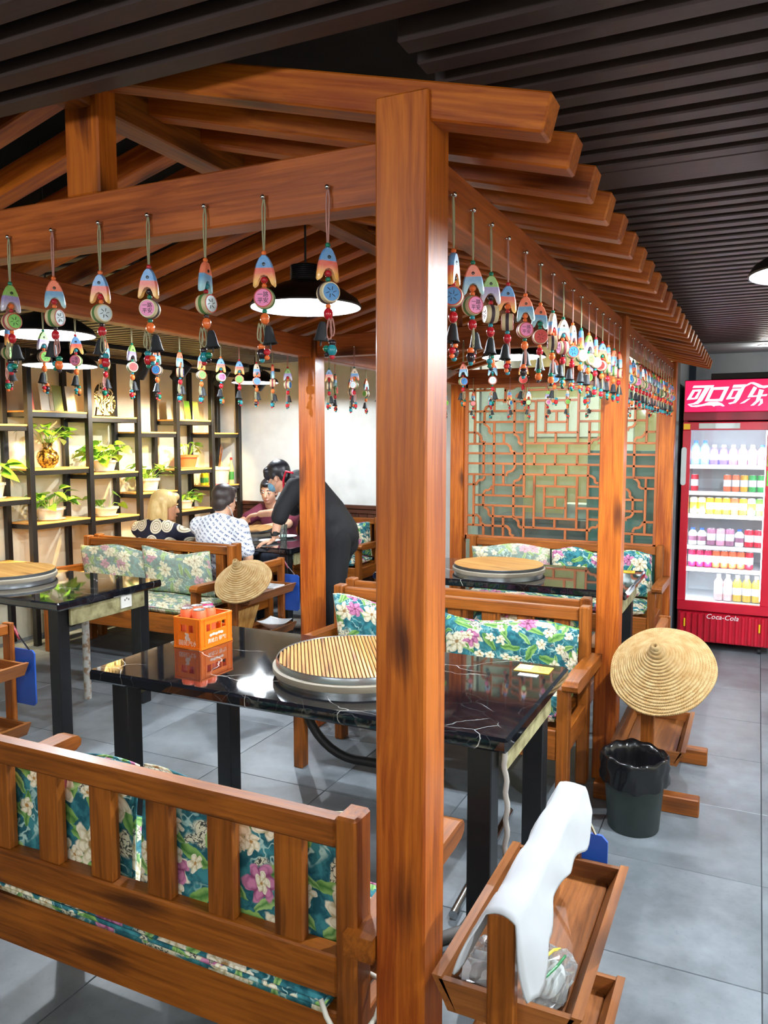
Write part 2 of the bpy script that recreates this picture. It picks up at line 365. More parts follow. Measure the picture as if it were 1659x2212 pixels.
o = bpy.data.objects.new('downlight_beam', ld); COL.objects.link(o); o.parent = dl; o.location = (0, 0, -0.06)
# room behind the glass partition
bk = struct(bx('wall_rear_room', simple('rear_room_paint', (206, 192, 138), 0.8), None, -2.46, -0.56, 8.6, 8.7, 0, 2.9, 0))
struct(bx('wall_rear_left', simple('rear_room_paint2', (150, 156, 152), 0.8), None, -2.46, -2.36, 7.1, 8.6, 0, 2.9, 0)); struct(bx('wall_rear_right', M_GREY, None, -0.62, -0.56, 6.42, 8.6, 0, 2.9, 0))

# ---------------------------------------------------------------- pavilion
PXR, PXL, PW = -0.55, -2.255, 0.105       # outer right / outer left face, post width
ROWS = (1.34, 3.67, 6.0)
pv = thing('timber_pavilion', 'orange-brown timber pavilion frame with gabled rafters over the dining booths', 'pavilion', (-1.4, 3.7, 0))
def P(o): o.parent = pv; o.location = Vector(o.location)-Vector((-1.4, 3.7, 0)); return o
for k, y in enumerate(ROWS):
    for x in (PXL, PXR-PW):
        P(bar('post', 'post', None, x, x+PW, y, y+PW, 0, 2.147+(0.07 if x > -1 and k == 0 else 0), 0.004))
for k, y in enumerate(ROWS):
    P(bar('cross_beam', 'red', None, PXL+PW, PXR-PW, y+0.02, y+0.085, 2.034, 2.147))
    P(bar('king_post', 'post', None, -1.45, -1.35, y+0.025, y+0.085, 2.147, 2.42))
for x in (PXL, PXR-PW):
    for a, b in ((0, 1), (1, 2)):
        P(bar('side_beam', 'red', None, x+0.02, x+0.085, ROWS[a]+PW, ROWS[b], 2.03, 2.135))
P(bar('ridge_beam', 'bench', None, -1.435, -1.365, 1.28, 6.4, 2.335, 2.42))
sl = 0.265; th = 0.066
for sgn, xe, xr in ((1, -0.34, -1.4), (-1, -2.46, -1.4)):
    L = abs(xe-xr); ang = math.atan(sl); LL = L/math.cos(ang)
    me = MB().box(-LL/2, LL/2, -0.03, 0.03, -th/2, th/2, 0.004).mesh('rafter', wood('post', 'x'))
    n = 26
    for i in range(n):
        y = 1.38+0.1976*i; xm = (xe+xr)/2; zm = 2.142+sl*L/2
        o = link('rafter', me, pv, Vector((xm, y, zm))-Vector((-1.4, 3.7, 0)), (0, ang*sgn, 0))

# ---------------------------------------------------------------- lattice screen, glass and the back opening
LV=[(-2.064, 1.561, 1.901), (-2.068, 0.901, 1.312), (-1.984, 1.711, 1.824), (-1.987, 1.317, 1.571), (-1.905, 1.822, 2.052), (-1.902, 1.225, 1.73), (-1.905, 1.158, 1.225), (-1.904, 0.82, 1.07), (-1.823, 1.565, 1.65), (-1.823, 1.24, 1.393), (-1.82, 0.825, 0.986), (-1.738, 1.644, 1.898), (-1.733, 1.394, 1.499), (-1.737, 0.983, 1.242), (-1.655, 1.146, 1.728), (-1.653, 0.807, 1.066), (-1.657, 1.819, 2.055), (-1.57, 1.565, 1.894), (-1.575, 1.396, 1.488), (-1.573, 0.904, 1.318), (-1.493, 1.649, 1.893), (-1.491, 1.482, 1.559), (-1.491, 1.32, 1.398), (-1.493, 0.987, 1.229), (-1.412, 1.566, 1.649), (-1.409, 1.732, 1.808), (-1.412, 1.399, 1.482), (-1.408, 1.237, 1.315), (-1.408, 1.069, 1.147), (-1.408, 0.906, 0.977), (-1.326, 1.655, 1.896), (-1.327, 1.483, 1.56), (-1.326, 1.317, 1.4), (-1.324, 0.988, 1.233), (-1.325, 0.825, 0.897), (-1.243, 1.566, 1.969), (-1.245, 1.401, 1.477), (-1.241, 0.908, 1.318), (-1.158, 1.485, 1.73), (-1.16, 1.155, 1.402), (-1.158, 0.828, 1.065), (-1.987, 1.061, 1.162), (-1.984, 0.816, 0.911), (-1.984, 1.982, 2.054), (-1.815, 1.893, 2.049), (-1.491, 1.982, 2.05), (-1.324, 1.971, 2.045), (-2.067, 1.901, 2.068), (-0.746, 1.569, 1.908), (-0.828, 1.319, 1.569), (-0.828, 1.729, 1.91), (-0.74, 0.903, 1.309), (-0.829, 1.061, 1.162), (-0.827, 0.819, 0.898)]
LH=[(1.899, -2.14, -2.077), (1.891, -1.834, -1.573), (1.818, -2.125, -1.572), (1.812, -1.487, -1.326), (1.81, -1.238, -0.985), (1.733, -2.061, -1.57), (1.729, -1.485, -1.325), (1.732, -1.236, -0.983), (1.651, -2.131, -2.06), (1.65, -1.899, -1.655), (1.649, -1.569, -1.241), (1.651, -1.166, -0.981), (1.561, -2.13, -1.816), (1.566, -1.654, -1.145), (1.485, -2.129, -0.917), (1.404, -2.128, -0.915), (1.316, -2.127, -1.812), (1.322, -1.663, -1.145), (1.234, -2.126, -2.048), (1.235, -1.894, -1.662), (1.234, -1.561, -1.25), (1.24, -1.156, -0.971), (1.15, -2.054, -1.573), (1.153, -1.481, -1.325), (1.154, -1.236, -0.938), (1.07, -2.06, -1.579), (1.069, -1.486, -1.323), (1.071, -1.234, -0.936), (0.982, -2.124, -2.052), (0.984, -1.911, -1.658), (0.984, -1.57, -1.245), (0.99, -1.15, -0.934), (0.906, -2.123, -1.806), (0.906, -1.656, -1.148), (1.977, -1.634, -1.248), (1.903, -1.889, -1.74), (1.894, -1.567, -1.246), (1.983, -2.127, -1.904), (1.821, -1.074, -0.756), (1.735, -1.072, -0.754), (1.651, -0.751, -0.683), (1.569, -1.095, -0.68), (1.483, -1.065, -0.678), (1.399, -1.063, -0.681), (1.315, -1.061, -0.678), (1.235, -0.76, -0.676), (1.149, -1.057, -0.758), (1.064, -1.055, -0.755), (0.988, -0.753, -0.668), (0.895, -1.078, -0.676)]
LO=[(-1.906, 1.901, -1.981, 1.823), (-1.98, 1.711, -1.917, 1.641), (-1.742, 1.637, -1.67, 1.555), (-1.816, 1.562, -1.73, 1.496), (-1.728, 1.394, -1.798, 1.307), (-1.676, 1.319, -1.736, 1.242), (-1.735, 0.976, -1.663, 0.9), (-1.145, 1.563, -1.087, 1.617), (-1.145, 1.32, -1.082, 1.265), (-2.048, 1.228, -1.978, 1.303), (-1.915, 1.228, -1.984, 1.162), (-1.979, 1.054, -1.911, 0.982), (-2.052, 0.99, -1.977, 0.912), (-1.806, 0.91, -1.73, 0.83), (-1.148, 0.899, -1.077, 0.954), (-1.729, 2.046, -1.815, 1.971), (-1.661, 1.98, -1.727, 1.923), (-2.06, 1.651, -1.975, 1.571), (-0.754, 1.651, -0.829, 1.58), (-0.825, 1.723, -0.882, 1.657), (-0.826, 1.308, -0.76, 1.234), (-0.881, 1.228, -0.828, 1.162), (-0.825, 1.056, -0.877, 0.992), (-0.753, 0.986, -0.823, 0.909)]

ls = thing('lattice_screen', 'brown fretwork lattice screen set in the pavilion end wall', 'lattice screen', (-1.4, 6.05, 0))
WL = wood('lattice', 'x'); WLz = wood('lattice', 'z'); bw = 0.0085; yd = 0.011
def lb(x0, x1, z0, z1, m): cbx('lattice_bar', m, ls, (x1-x0, 2*yd, z1-z0), ((x0+x1)/2+1.4, 0, (z0+z1)/2), c=0.0015)
for (x, z0, z1) in LV: lb(x-bw, x+bw, min(z0, z1), min(max(z0, z1), 2.03), WLz)
for (z, x0, x1) in LH: lb(min(x0, x1), max(x0, x1), z-bw, z+bw, WL)
for (x0, z0, x1, z1) in [(p, min(q, 2.02), r, min(s_, 2.02)) for p, q, r, s_ in LO]:      # ogee corner pieces: an S-curve with a cusp
    pts = []
    for i in range(13):
        t = i/12; bul = math.sin(t*2*PI)*0.11+(0.06 if 0.4 < t < 0.6 else 0)
        dx, dz = x1-x0, z1-z0; pts.append((x0+dx*t-dz*bul*0.9, z0+dz*t+dx*bul*0.9))
    q = []; r = []
    for i in range(13):
        a = pts[max(i-1, 0)]; b = pts[min(i+1, 12)]; d = Vector((b[0]-a[0], b[1]-a[1])).normalized()
        q.append((pts[i][0]-d.y*bw+1.4, pts[i][1]+d.x*bw)); r.append((pts[i][0]+d.y*bw+1.4, pts[i][1]-d.x*bw))
    m = MB()
    vs = [(p[0], yy, p[1]) for yy in (-yd, yd) for p in q+r]; fs = []
    for i in range(12):
        fs += [(i, i+1, 13+i+1, 13+i), (26+i, 39+i, 39+i+1, 26+i+1), (i, 26+i, 27+i, i+1), (13+i, 14+i, 40+i, 39+i)]
    fs += [(0, 13, 39, 26), (12, 38, 51, 25)]
    m.add(vs, fs).obj('lattice_ogee', WL, ls)
for nm, a in (('lattice_frame_rail', (-2.14, -0.655, 0.79, 0.826)), ('lattice_frame_rail', (-2.14, -0.655, 2.0, 2.034)), ('lattice_frame_stile', (-2.148, -2.12, 0.79, 2.034)), ('lattice_frame_stile', (-0.68, -0.655, 0.79, 2.034))):
    cbx(nm, wood('lattice', 'x' if 'rail' in nm else 'z'), ls, (a[1]-a[0], 0.03, a[3]-a[2]), ((a[0]+a[1])/2+1.4, 0, (a[2]+a[3])/2))
wp = struct(cbx('window_1', m_glass('partition_glass', (226, 238, 232), 0.04, 0.05), None, (1.485, 0.006, 1.9), (-1.4025, 6.1, 1.08), c=0)); wp['label'] = 'greenish glass pane behind the fretwork lattice screen'
# what stands in the room behind the glass
def rb(name, mat, label, cat, x0, x1, y0, y1, z0, z1): return tag(bx(name, mat, None, x0, x1, y0, y1, z0, z1), label, cat)
rb('partition_board', simple('teal_board', (62, 128, 120), 0.5), 'teal green board standing behind the lattice glass', 'board', -1.35, -0.62, 7.0, 7.05, 0.0, 1.5)
cn = thing('service_counter', 'grey steel counter in the room behind the lattice glass', 'counter', (-2.0, 7.5, 0))
bx('counter_top', simple('steel_grey', (120, 126, 130), 0.35, metal=0.6), cn, -0.3, 0.9, -0.3, 0.3, 0.82, 0.86); bx('counter_front', simple('grey_laminate', (96, 102, 106), 0.5), cn, -0.28, 0.88, -0.28, -0.25, 0, 0.82); bx('counter_side', simple('grey_laminate', (96, 102, 106), 0.5), cn, 0.85, 0.88, -0.25, 0.28, 0, 0.82)
rb('carton', simple('white_card', (232, 232, 228), 0.6), 'white carton on the grey counter behind the lattice glass', 'box', -1.62, -1.3, 7.3, 7.5, 0.862, 1.0)
rb('notice_board', simple('notice_paper', (244, 242, 236), 0.6), 'white notice sheets pinned on the rear room wall', 'notice', -2.3, -1.55, 8.58, 8.595, 1.62, 2.05)
rb('service_pipe', simple('pipe_white', (222, 224, 220), 0.4), 'white service pipe up the wall behind the lattice glass', 'pipe', -1.22, -1.15, 8.3, 8.37, 0, 2.86)
rl = thing('rear_fill_light', 'long white tube light added to brighten the room behind the lattice glass', 'ceiling light', (-1.4, 7.5, 2.6))  # unseen lamp, added to brighten what stands behind the glass
bx('housing', simple('white_enamel', (235, 236, 234), 0.4), rl, -0.62, 0.62, -0.05, 0.05, 0.03, 0.26); MB().cyl((-0.6, 0, 0), (0.6, 0, 0), 0.02, n=12).obj('tube', emit('tube_glow', (255, 246, 224), 30.0), rl)
ld = bpy.data.lights.new('rear_light', 'AREA'); ld.shape = 'RECTANGLE'; ld.size = 1.2; ld.size_y = 0.1; ld.energy = 24; ld.color = (1.0, 0.93, 0.8)
lo = bpy.data.objects.new('rear_light', ld); COL.objects.link(lo); lo.parent = rl; lo.location = (0, 0, -0.03)

# ---------------------------------------------------------------- pendant lamps
M_BLACK = simple('black_metal', (20, 20, 22), 0.45); M_SHADEIN = simple('white_enamel_inside', (240, 240, 238), 0.5); M_CHROME = simple('chrome', (205, 208, 210), 0.18, metal=1.0)
def pendant(x, y, z, label, r=0.2, lit=1.0, col=(0.86, 0.93, 1.0), top=2.86):
    t = thing('pendant_lamp', label, 'lamp', (x, y, z), 0, 'cool white pendant lamps')
    MB().lathe([(r, 0), (r*1.01, 0.006), (r*0.94, 0.03), (r*0.7, 0.062), (r*0.44, 0.085), (r*0.26, 0.096), (r*0.22, 0.15), (0.012, 0.16)], 40).obj('shade', M_BLACK, t, smooth=True)
    MB().lathe([(r*0.985, 0.001), (r*0.92, 0.026), (r*0.68, 0.057), (r*0.42, 0.08), (0.001, 0.088)], 40).obj('shade_lining', M_SHADEIN, t, smooth=True)
    m = MB()
    for i in range(8): m.lathe([(r*0.215, 0.096+i*0.007), (r*0.28, 0.0995+i*0.007), (r*0.215, 0.103+i*0.007)], 20)
    m.obj('heat_fins', M_BLACK, t, smooth=True)
    MB().lathe([(0.001, 0.038), (0.03, 0.042), (0.045, 0.055), (0.042, 0.07), (0.03, 0.084)], 20).obj('bulb', emit('lamp_bulb', (232, 244, 255), 160.0), t, smooth='all')
    MB().cyl((0, 0, 0.16), (0, 0, top-z), 0.004, n=6).obj('cord', M_BLACK, t)
    ld = bpy.data.lights.new('lamp_light', 'POINT'); ld.energy = PENDANT_W*lit; ld.color = col; ld.shadow_soft_size = 0.012
    o = bpy.data.objects.new('lamp_light', ld); COL.objects.link(o); o.parent = t; o.location = (0, 0, 0.024)
    return t
pendant(-1.5, 2.5, 2.07, 'wide black pendant lamp with white inside above the marble table holding the orange crate', lit=0.75)
pendant(-2.8, 2.5, 2.045, 'wide black pendant lamp with white inside hanging in the aisle beside the timber pavilion', lit=0.65)
pendant(-3.6, 3.3, 2.01, 'wide black pendant lamp with white inside above the marble table near the plant shelves', lit=0.7)
pendant(-3.95, 5.725, 2.08, 'wide black pendant lamp with white inside above the table where people dine')
pendant(-1.42, 4.9, 2.11, 'wide black pendant lamp with white inside in front of the fretwork lattice screen', top=2.338)
pendant(0.15, 2.665, 2.08, 'wide black pendant lamp with white inside over the walkway leading to the drinks fridge', lit=1.6)
LB = 'unseen wide black pendant lamp with white inside, added for fill light'
for x, y in ((1.6, 0.925), (1.4, 4.375)): pendant(x, y, 2.1, LB, lit=1.8)  # extra pendants out of view, added to light the walkway side
def fill_tube_light(label, x, y, z):  # unseen fixture added as frontal fill for posts and rafters
    t = thing('fill_tube_light', label, 'ceiling light', (x, y, z), 0, 'added fill tube lights'); bx('housing', M_SHADEIN, t, -0.6, 0.6, -0.03, 0.03, 0.03, H-z)
    MB().cyl((-0.58, 0, 0), (0.58, 0, 0), 0.014, n=12).obj('tube', emit('fill_tube_glow', (236, 245, 255), 30.0), t); 
    for s in (-1, 1): bx('end_cap', M_SHADEIN, t, s*0.6-0.015, s*0.6+0.015, -0.02, 0.02, -0.02, 0.035)
    for k in (-0.4, 0, 0.4):
        ld = bpy.data.lights.new('fill_tube_light', 'POINT'); ld.energy = 11; ld.color = (0.9, 0.95, 1.0); ld.shadow_soft_size = 0.1
        o = bpy.data.objects.new('fill_tube_light', ld); COL.objects.link(o); o.parent = t; o.location = (k, 0, -0.12)
for x, y in ((0.6, -1.0), (-1.6, -1.0)): fill_tube_light('unseen bare white tube light added as fill under the slatted ceiling', x, y, 2.2)

# ---------------------------------------------------------------- benches
def bench(label, xc, yb, rz, width=1.33, tone='bench', nsl=7, off=0.0, sp=None):
    t = thing('wooden_bench', label, 'bench', (xc, yb, 0), rz, 'slat-back dining benches')
    w = width/2
    for s in (-1, 1):
        x0, x1 = sorted((s*w, s*(w-0.05)))
        bar('back_post', tone, t, x0, x1, 0.0, 0.07, 0, 0.835, 0.006)
        bar('front_leg', tone, t, x0, x1, 0.42, 0.48, 0, 0.57, 0.004)
        a0, a1 = sorted((s*(w-0.02), s*(w+0.045)))
        m = MB(); m.prism([(-0.02, 0.555), (0.46, 0.565), (0.505, 0.57), (0.525, 0.582), (0.528, 0.6), (0.515, 0.615), (0.49, 0.62), (0.3, 0.615), (-0.02, 0.605)], a0, a1, 'yz')
        m.obj('armrest', wood(tone, 'y'), t, smooth=True)
        bar('side_rail', tone, t, x0+0.008, x1-0.008, 0.07, 0.42, 0.28, 0.38, 0.003)
    bar('top_rail', tone, t, -w+0.05, w-0.05, 0.004, 0.05, 0.762, 0.822, 0.006)
    bar('bottom_rail', tone, t, -w+0.05, w-0.05, 0.004, 0.05, 0.436, 0.53, 0.004)
    for i in range(nsl):
        x = (i-(nsl-1)/2)*(sp or (width-0.27)/(nsl-1))+off
        bar('back_slat', tone, t, x-0.035, x+0.035, 0.012, 0.04, 0.53, 0.762, 0.002)
    bar('back_apron', tone, t, -w+0.05, w-0.05, 0.008, 0.05, 0.27, 0.402, 0.004)
    bar('front_apron', tone, t, -w+0.05, w-0.05, 0.435, 0.475, 0.26, 0.39, 0.004)
    for k in range(4): bar('seat_board', tone, t, -w+0.052, w-0.052, 0.052+k*0.095, 0.052+k*0.095+0.09, 0.362, 0.385, 0.002)
    return t
FAB = m_fabric(); FABL = m_fabric('floral_fabric_lit_tint', 0.28)  # second fabric is a paler copy with warm light mixed into its colour
def cushion_mesh(w, h, d, seed, sag=0.02):
    rnd = random.Random(seed); m = MB(); nu, nv = 22, 14
    ph = [rnd.uniform(0, 6.28) for _ in range(4)]
    def f(side):
        def g(u, v):
            a, b = 2*u-1, 2*v-1
            e = max(0.0, 1-a**6)**0.5*max(0.0, 1-b**6)**0.5
            th = d/2*(0.12+0.88*e)*(1+0.06*math.sin(5*a+ph[0])*math.sin(4*b+ph[1]))
            px = a*w/2*(1-0.035*(1-b*b)*0.6-0.0*b); pz = b*h/2*(1-0.03*(1-a*a)); top = sag*math.sin(3*a+ph[2])*max(0, b)
            return (px, side*th, pz+top)
        return g
    m.grid(f(-1), nu, nv); m.grid(f(1), nu, nv)
    # edge strip
    edge = [(u/nu, 0) for u in range(nu)]+[(1, v/nv) for v in range(nv)]+[((nu-u)/nu, 1) for u in range(nu)]+[(0, (nv-v)/nv) for v in range(nv)]
    A = [f(-1)(*e) for e in edge]; B = [f(1)(*e) for e in edge]; n = len(edge)
    m.add(A+B, [(i, (i+1) % n, n+(i+1) % n, n+i) for i in range(n)])
    return m, [f(0)(*e) for e in edge]
def cushion(label, loc, rot, w, h, d, seed, mat, group, name='back_cushion'):
    m, edge = cushion_mesh(w, h, d, seed); o = m.obj(name, mat, None, loc, rot, smooth='all'); tag(o, label, 'cushion', group)
    MB().tube(edge, 0.005, 6, True).obj('piping', mat, o, smooth='all'); return o
def pad(label, x0, x1, y0, y1, z, seed, mat=None, h=0.075, pinch=False):
    rnd = random.Random(seed); m = MB(); W, D = x1-x0, y1-y0
    def f(side):
        def g(u, v):
            a, b = 2*u-1, 2*v-1; e = max(0.0, 1-a**10)**0.5*max(0.0, 1-b**8)**0.5
            if pinch: e = min(e, 0.14+0.86*min(1.0, max(0.0, (v-0.16)/0.1)))      # squeezed between the back rails
            return (a*W/2, b*D/2, side*h/2*(0.25+0.75*e)+0.006*math.sin(9*a+seed)*math.cos(5*b)*e)
        return g
    nu, nv = 30, 12
    m.grid(f(-1), nu, nv); m.grid(f(1), nu, nv)
    edge = [(u/nu, 0) for u in range(nu)]+[(1, v/nv) for v in range(nv)]+[((nu-u)/nu, 1) for u in range(nu)]+[(0, (nv-v)/nv) for v in range(nv)]
    A = [f(-1)(*e) for e in edge]; B = [f(1)(*e) for e in edge]; n = len(edge)
    m.add(A+B, [(i, (i+1) % n, n+(i+1) % n, n+i) for i in range(n)])
    o = m.obj('seat_pad', mat or FAB, None, ((x0+x1)/2, (y0+y1)/2, z+h/2), smooth='all'); tag(o, label, 'seat pad', 'floral seat pads')
    MB().tube([f(1)(*e) for e in edge], 0.005, 6, True).obj('piping', mat or FAB, o, smooth='all')
    return o
GC = 'floral back cushions'
# b1: the bench whose back faces us
X1 = -1.366
bench('bench seen from behind, its slatted back beside the near pavilion post', X1, 1.345, 0, off=-0.04, sp=0.178)
for i, (cx, w) in enumerate(((-0.312, 0.59), (0.3, 0.59))):
    cushion(('teal floral cushion showing through the bench slats, by the dark gap' if i == 0 else 'teal floral cushion showing through the bench slats, beside the near pavilion post'), (X1+cx, 1.452, 0.612), (math.radians(-5), 0, 0), w, 0.31, 0.11, 11+i, FAB, GC)
p1 = pad('teal floral seat pad hanging out under the slatted back of the bench seen from behind', X1-0.6, X1+0.6, 1.345, 1.345+0.44, 0.386, 3, h=0.07, pinch=True); p1.rotation_euler = (0, 0, math.radians(-1.5))
MB().tube([Vector(q_)-p1.location for q_ in ((-0.765, 1.335, 0.45), (-0.745, 1.325, 0.425), (-0.72, 1.32, 0.4), (-0.69, 1.32, 0.39), (-0.668, 1.335, 0.4), (-0.655, 1.37, 0.425), (-0.655, 1.4, 0.45), (-0.668, 1.43, 0.46), (-0.72, 1.44, 0.46))], 0.0055, 6).obj('tie_strap', simple('strap_cloth', (214, 210, 196), 0.9), p1, smooth='all')
# b2: behind table one, facing us
bench('bench facing us behind the marble table with the orange crate', -1.33, 3.65, PI)
cushion('teal floral cushion on the bench facing us, beside the slim inner post', (-1.69, 3.522, 0.63), (math.radians(10), math.radians(-1), 0), 0.5, 0.335, 0.12, 21, FAB, GC)
cushion('teal floral cushion on the bench facing us, beside the coiled straw hat', (-1.02, 3.52, 0.612), (math.radians(10), math.radians(1.5), 0), 0.64, 0.3, 0.13, 22, FAB, GC)
pad('teal floral seat pad on the bench facing us behind the marble table', -1.93, -0.73, 3.2, 3.585, 0.386, 5, h=0.085)
# b3: back to back with b2
bench('bench standing back to back with the bench facing us', -1.366, 3.78, 0)
for i, cx in enumerate((-1.7, -1.05)): cushion('teal floral cushion on the bench standing back to back with the bench facing us', (cx, 3.897, 0.608), (math.radians(-8), 0, 0), 0.56, 0.3, 0.11, 31+i, FAB, GC)
pad('teal floral seat pad on the bench standing back to back with the bench facing us', -1.96, -0.75, 3.85, 4.24, 0.386, 6)
# b4: under the lattice
bench('bench against the fretwork lattice screen', -1.32, 5.97, PI, width=1.46)
for i, cx in enumerate((-1.693, -1.2, -0.838)): cushion(('teal floral cushion below the lattice, beside the inner corner post', 'teal floral cushion below the middle of the lattice screen', 'teal floral cushion at the end of the bench near the drinks fridge')[i], (cx, 5.85, 0.622), (math.radians(9), math.radians((-1, 1, -1.5)[i]), 0), (0.61, 0.345, 0.365)[i], 0.33, 0.11, 41+i, FABL if i == 0 else FAB, GC)
pad('teal floral seat pad on the bench against the fretwork lattice screen', -1.98, -0.66, 5.51, 5.9, 0.386, 7)
# left row
bench('bench with warm-light-tinted floral cushions between the left marble table and the diners', -4.1, 4.65, PI, width=1.44)
for i, cx in enumerate((-4.452, -3.825)): cushion(('warm-light-tinted floral cushion at the shelf end of the bench behind the diners’ backs', 'warm-light-tinted floral cushion with pink roses beside the small straw hat')[i], (cx, 4.524, 0.62), (math.radians(10), math.radians((1.5, 0.5)[i]), 0), 0.62, 0.33, 0.12, 51+i, FABL, GC)
pad('warm-light-tinted floral seat pad on the bench beside the small straw hat', -4.75, -3.45, 4.19, 4.595, 0.386, 8, FABL)
bench('bench on which the two diners sit with their backs to us', -4.13, 4.70, 0, width=1.40)
pad('floral seat pad under the two diners with their backs to us', -4.77, -3.49, 4.757, 5.15, 0.386, 9)
bench('bench against the dark wainscot behind the standing waiter', -3.98, 6.96, PI, width=1.3)
cushion('teal floral cushion on the bench against the wainscot, behind the waiter', (-3.65, 6.836, 0.616), (math.radians(9), 0, 0), 0.52, 0.32, 0.12, 61, FAB, GC)
pad('teal floral seat pad on the bench against the dark wainscot', -4.55, -3.4, 6.48, 6.9, 0.386, 10)

# ---------------------------------------------------------------- marble tables
MARB = m_marble()
g = G('weathered_plywood'); n_ = g.noise(g.obj(), 14.0, 5)
M_PLY = g.bsdf(col=g.mix(g.step(n_, 0.35, 0.65), lin((112, 104, 66)), lin((172, 164, 120))), rough=0.8)
M_STONE = simple('stone_ring', (150, 140, 122), 0.6); M_STEEL = simple('brushed_steel', (150, 156, 160), 0.3, metal=0.9)
g = G('grey_pole'); M_POLE = g.bsdf(col=g.mix(g.step(g.noise(g.obj(), 20.0, 4), 0.5, 0.6), lin((190, 188, 180)), lin((150, 120, 90))), rough=0.7)
def table(label, x0, x1, y0, y1, ply=True, outlet=False):
    t = thing('marble_table', label, 'table', ((x0+x1)/2, (y0+y1)/2, 0), 0, 'black marble dining tables'); a, b = (x1-x0)/2, (y1-y0)/2
    MB().box(-a, a, -b, b, 0.706, 0.75, 0.009).obj('table_top', MARB, t)
    for sx in (-1, 1):
        for sy in (-1, 1):
            cbx('leg', simple('black_lacquer', (14, 15, 18), 0.4), t, (0.075, 0.075, 0.706), (sx*(a-0.1), sy*(b-0.09), 0.353))
    if ply:
        for sx in (-1, 1): cbx('side_board', M_PLY, t, (0.018, 0.56, 0.1), (sx*(a-0.045), 0.0, 0.655))
    if outlet:
        o = cbx('power_socket', simple('socket_white', (232, 230, 222), 0.4), t, (0.012, 0.085, 0.085), (a-0.03, 0.12, 0.67)); 
        for dy in (-0.015, 0.0, 0.015): cbx('socket_hole', M_BLACK, o, (0.002, 0.005, 0.011), (0.0065, dy, 0.004+0.008*(dy == 0)), c=0)
    return t
T1 = table('black marble table holding the orange crate, behind the near pavilion post', -2.21, -0.61, 2.10, 2.90)
table('black marble table in front of the fretwork lattice screen', -2.2, -0.63, 4.46, 5.26)
T3 = table('black marble table beside the plant shelves with a bamboo lid', -4.84, -3.245, 2.90, 3.69, outlet=True)
table('black marble table where the people dine', -4.84, -3.24, 5.14, 5.94)
MB().cyl((-3.69, 3.5, 0), (-3.69, 3.5, 0.7), 0.022, n=14).obj('support_pole', M_POLE, T3, Vector((4.0425, -3.295, 0)))
# stove ring and lids
def stove(label, x, y, kind, r=0.235):
    t = thing('stove_ring', label[0], 'stove', (x, y, 0.75), 0, 'round table stoves')
    MB().lathe([(r*0.97, 0.0), (r*0.97, 0.016), (r*0.8, 0.016), (r*0.8, 0.0)], 56).obj('steel_collar', M_STEEL, t, smooth=True)
    MB().lathe([(r*0.8, 0.016), (r*1.0, 0.016), (r*1.01, 0.02), (r*1.01, 0.038), (r*0.99, 0.042), (r*0.7, 0.042)], 56).obj('ring', M_STONE, t, smooth=True)
    l = thing('pot_lid', label[1], 'lid', (x, y, 0.792), 0, 'round pot lids')
    R = r*0.97
    if kind == 'reed':
        MB().lathe([(R-0.006, 0), (R, 0.0), (R, 0.02), (R-0.003, 0.024), (R-0.006, 0.02)], 56).obj('steel_band', M_STEEL, l, smooth=True)
        MB().cyl((0, 0, 0.0), (0, 0, 0.008), R-0.005, n=48).obj('backing', wood('dark', 'x'), l)
        m_r = wood('reed', 'y'); n = 42; st = 2*(R-0.012)/n
        for i in range(n):
            xx = -R+0.012+st*(i+0.5); hl = math.sqrt(max(0.0, (R-0.008)**2-xx*xx))
            MB().cyl((0, -hl, 0), (0, hl, 0), st*0.41, n=8).obj('reed', m_r, l, (xx, 0, 0.017+random.uniform(0, 0.0012)), smooth=True)
    else:
        MB().lathe([(R, 0), (R+0.002, 0.0), (R+0.002, 0.016), (R, 0.017)], 56).obj('steel_band', simple('dark_steel', (92, 96, 98), 0.4, metal=0.8), l, smooth=True)
        n = 7; st = 2*R/n
        for i in range(n):
            a, b = -R+st*i+0.0006, -R+st*(i+1)-0.0006; pts = []
            for k in range(9): xx = a+(b-a)*k/8; pts.append((xx, math.sqrt(max(1e-8, (R-0.001)**2-xx*xx))))
            poly = pts+[(p[0], -p[1]) for p in reversed(pts)]
            MB().prism(poly, 0.0, 0.019, 'xy').obj('bamboo_strip', wood('reed', 'y'), l, rot=(0, 0, 0))
    return l
stove(('round stove ring under the reed lid, on the table with the orange crate', 'round lid of bound reeds with a steel band on the marble table'), -1.3, 2.5, 'reed', 0.3).rotation_euler = (0, 0, math.radians(32))
for rz, a in ((1.2, (('round stove ring under the bamboo lid by the lattice screen', 'round bamboo board lid on the table by the lattice screen'), -1.47, 4.8, 'board', 0.29)), (1.3, (('round stove ring under the bamboo lid by the plant shelves', 'round bamboo board lid on the table by the plant shelves'), -4.1, 3.28, 'board', 0.29))):
    stove(*a).rotation_euler = (0, 0, rz)
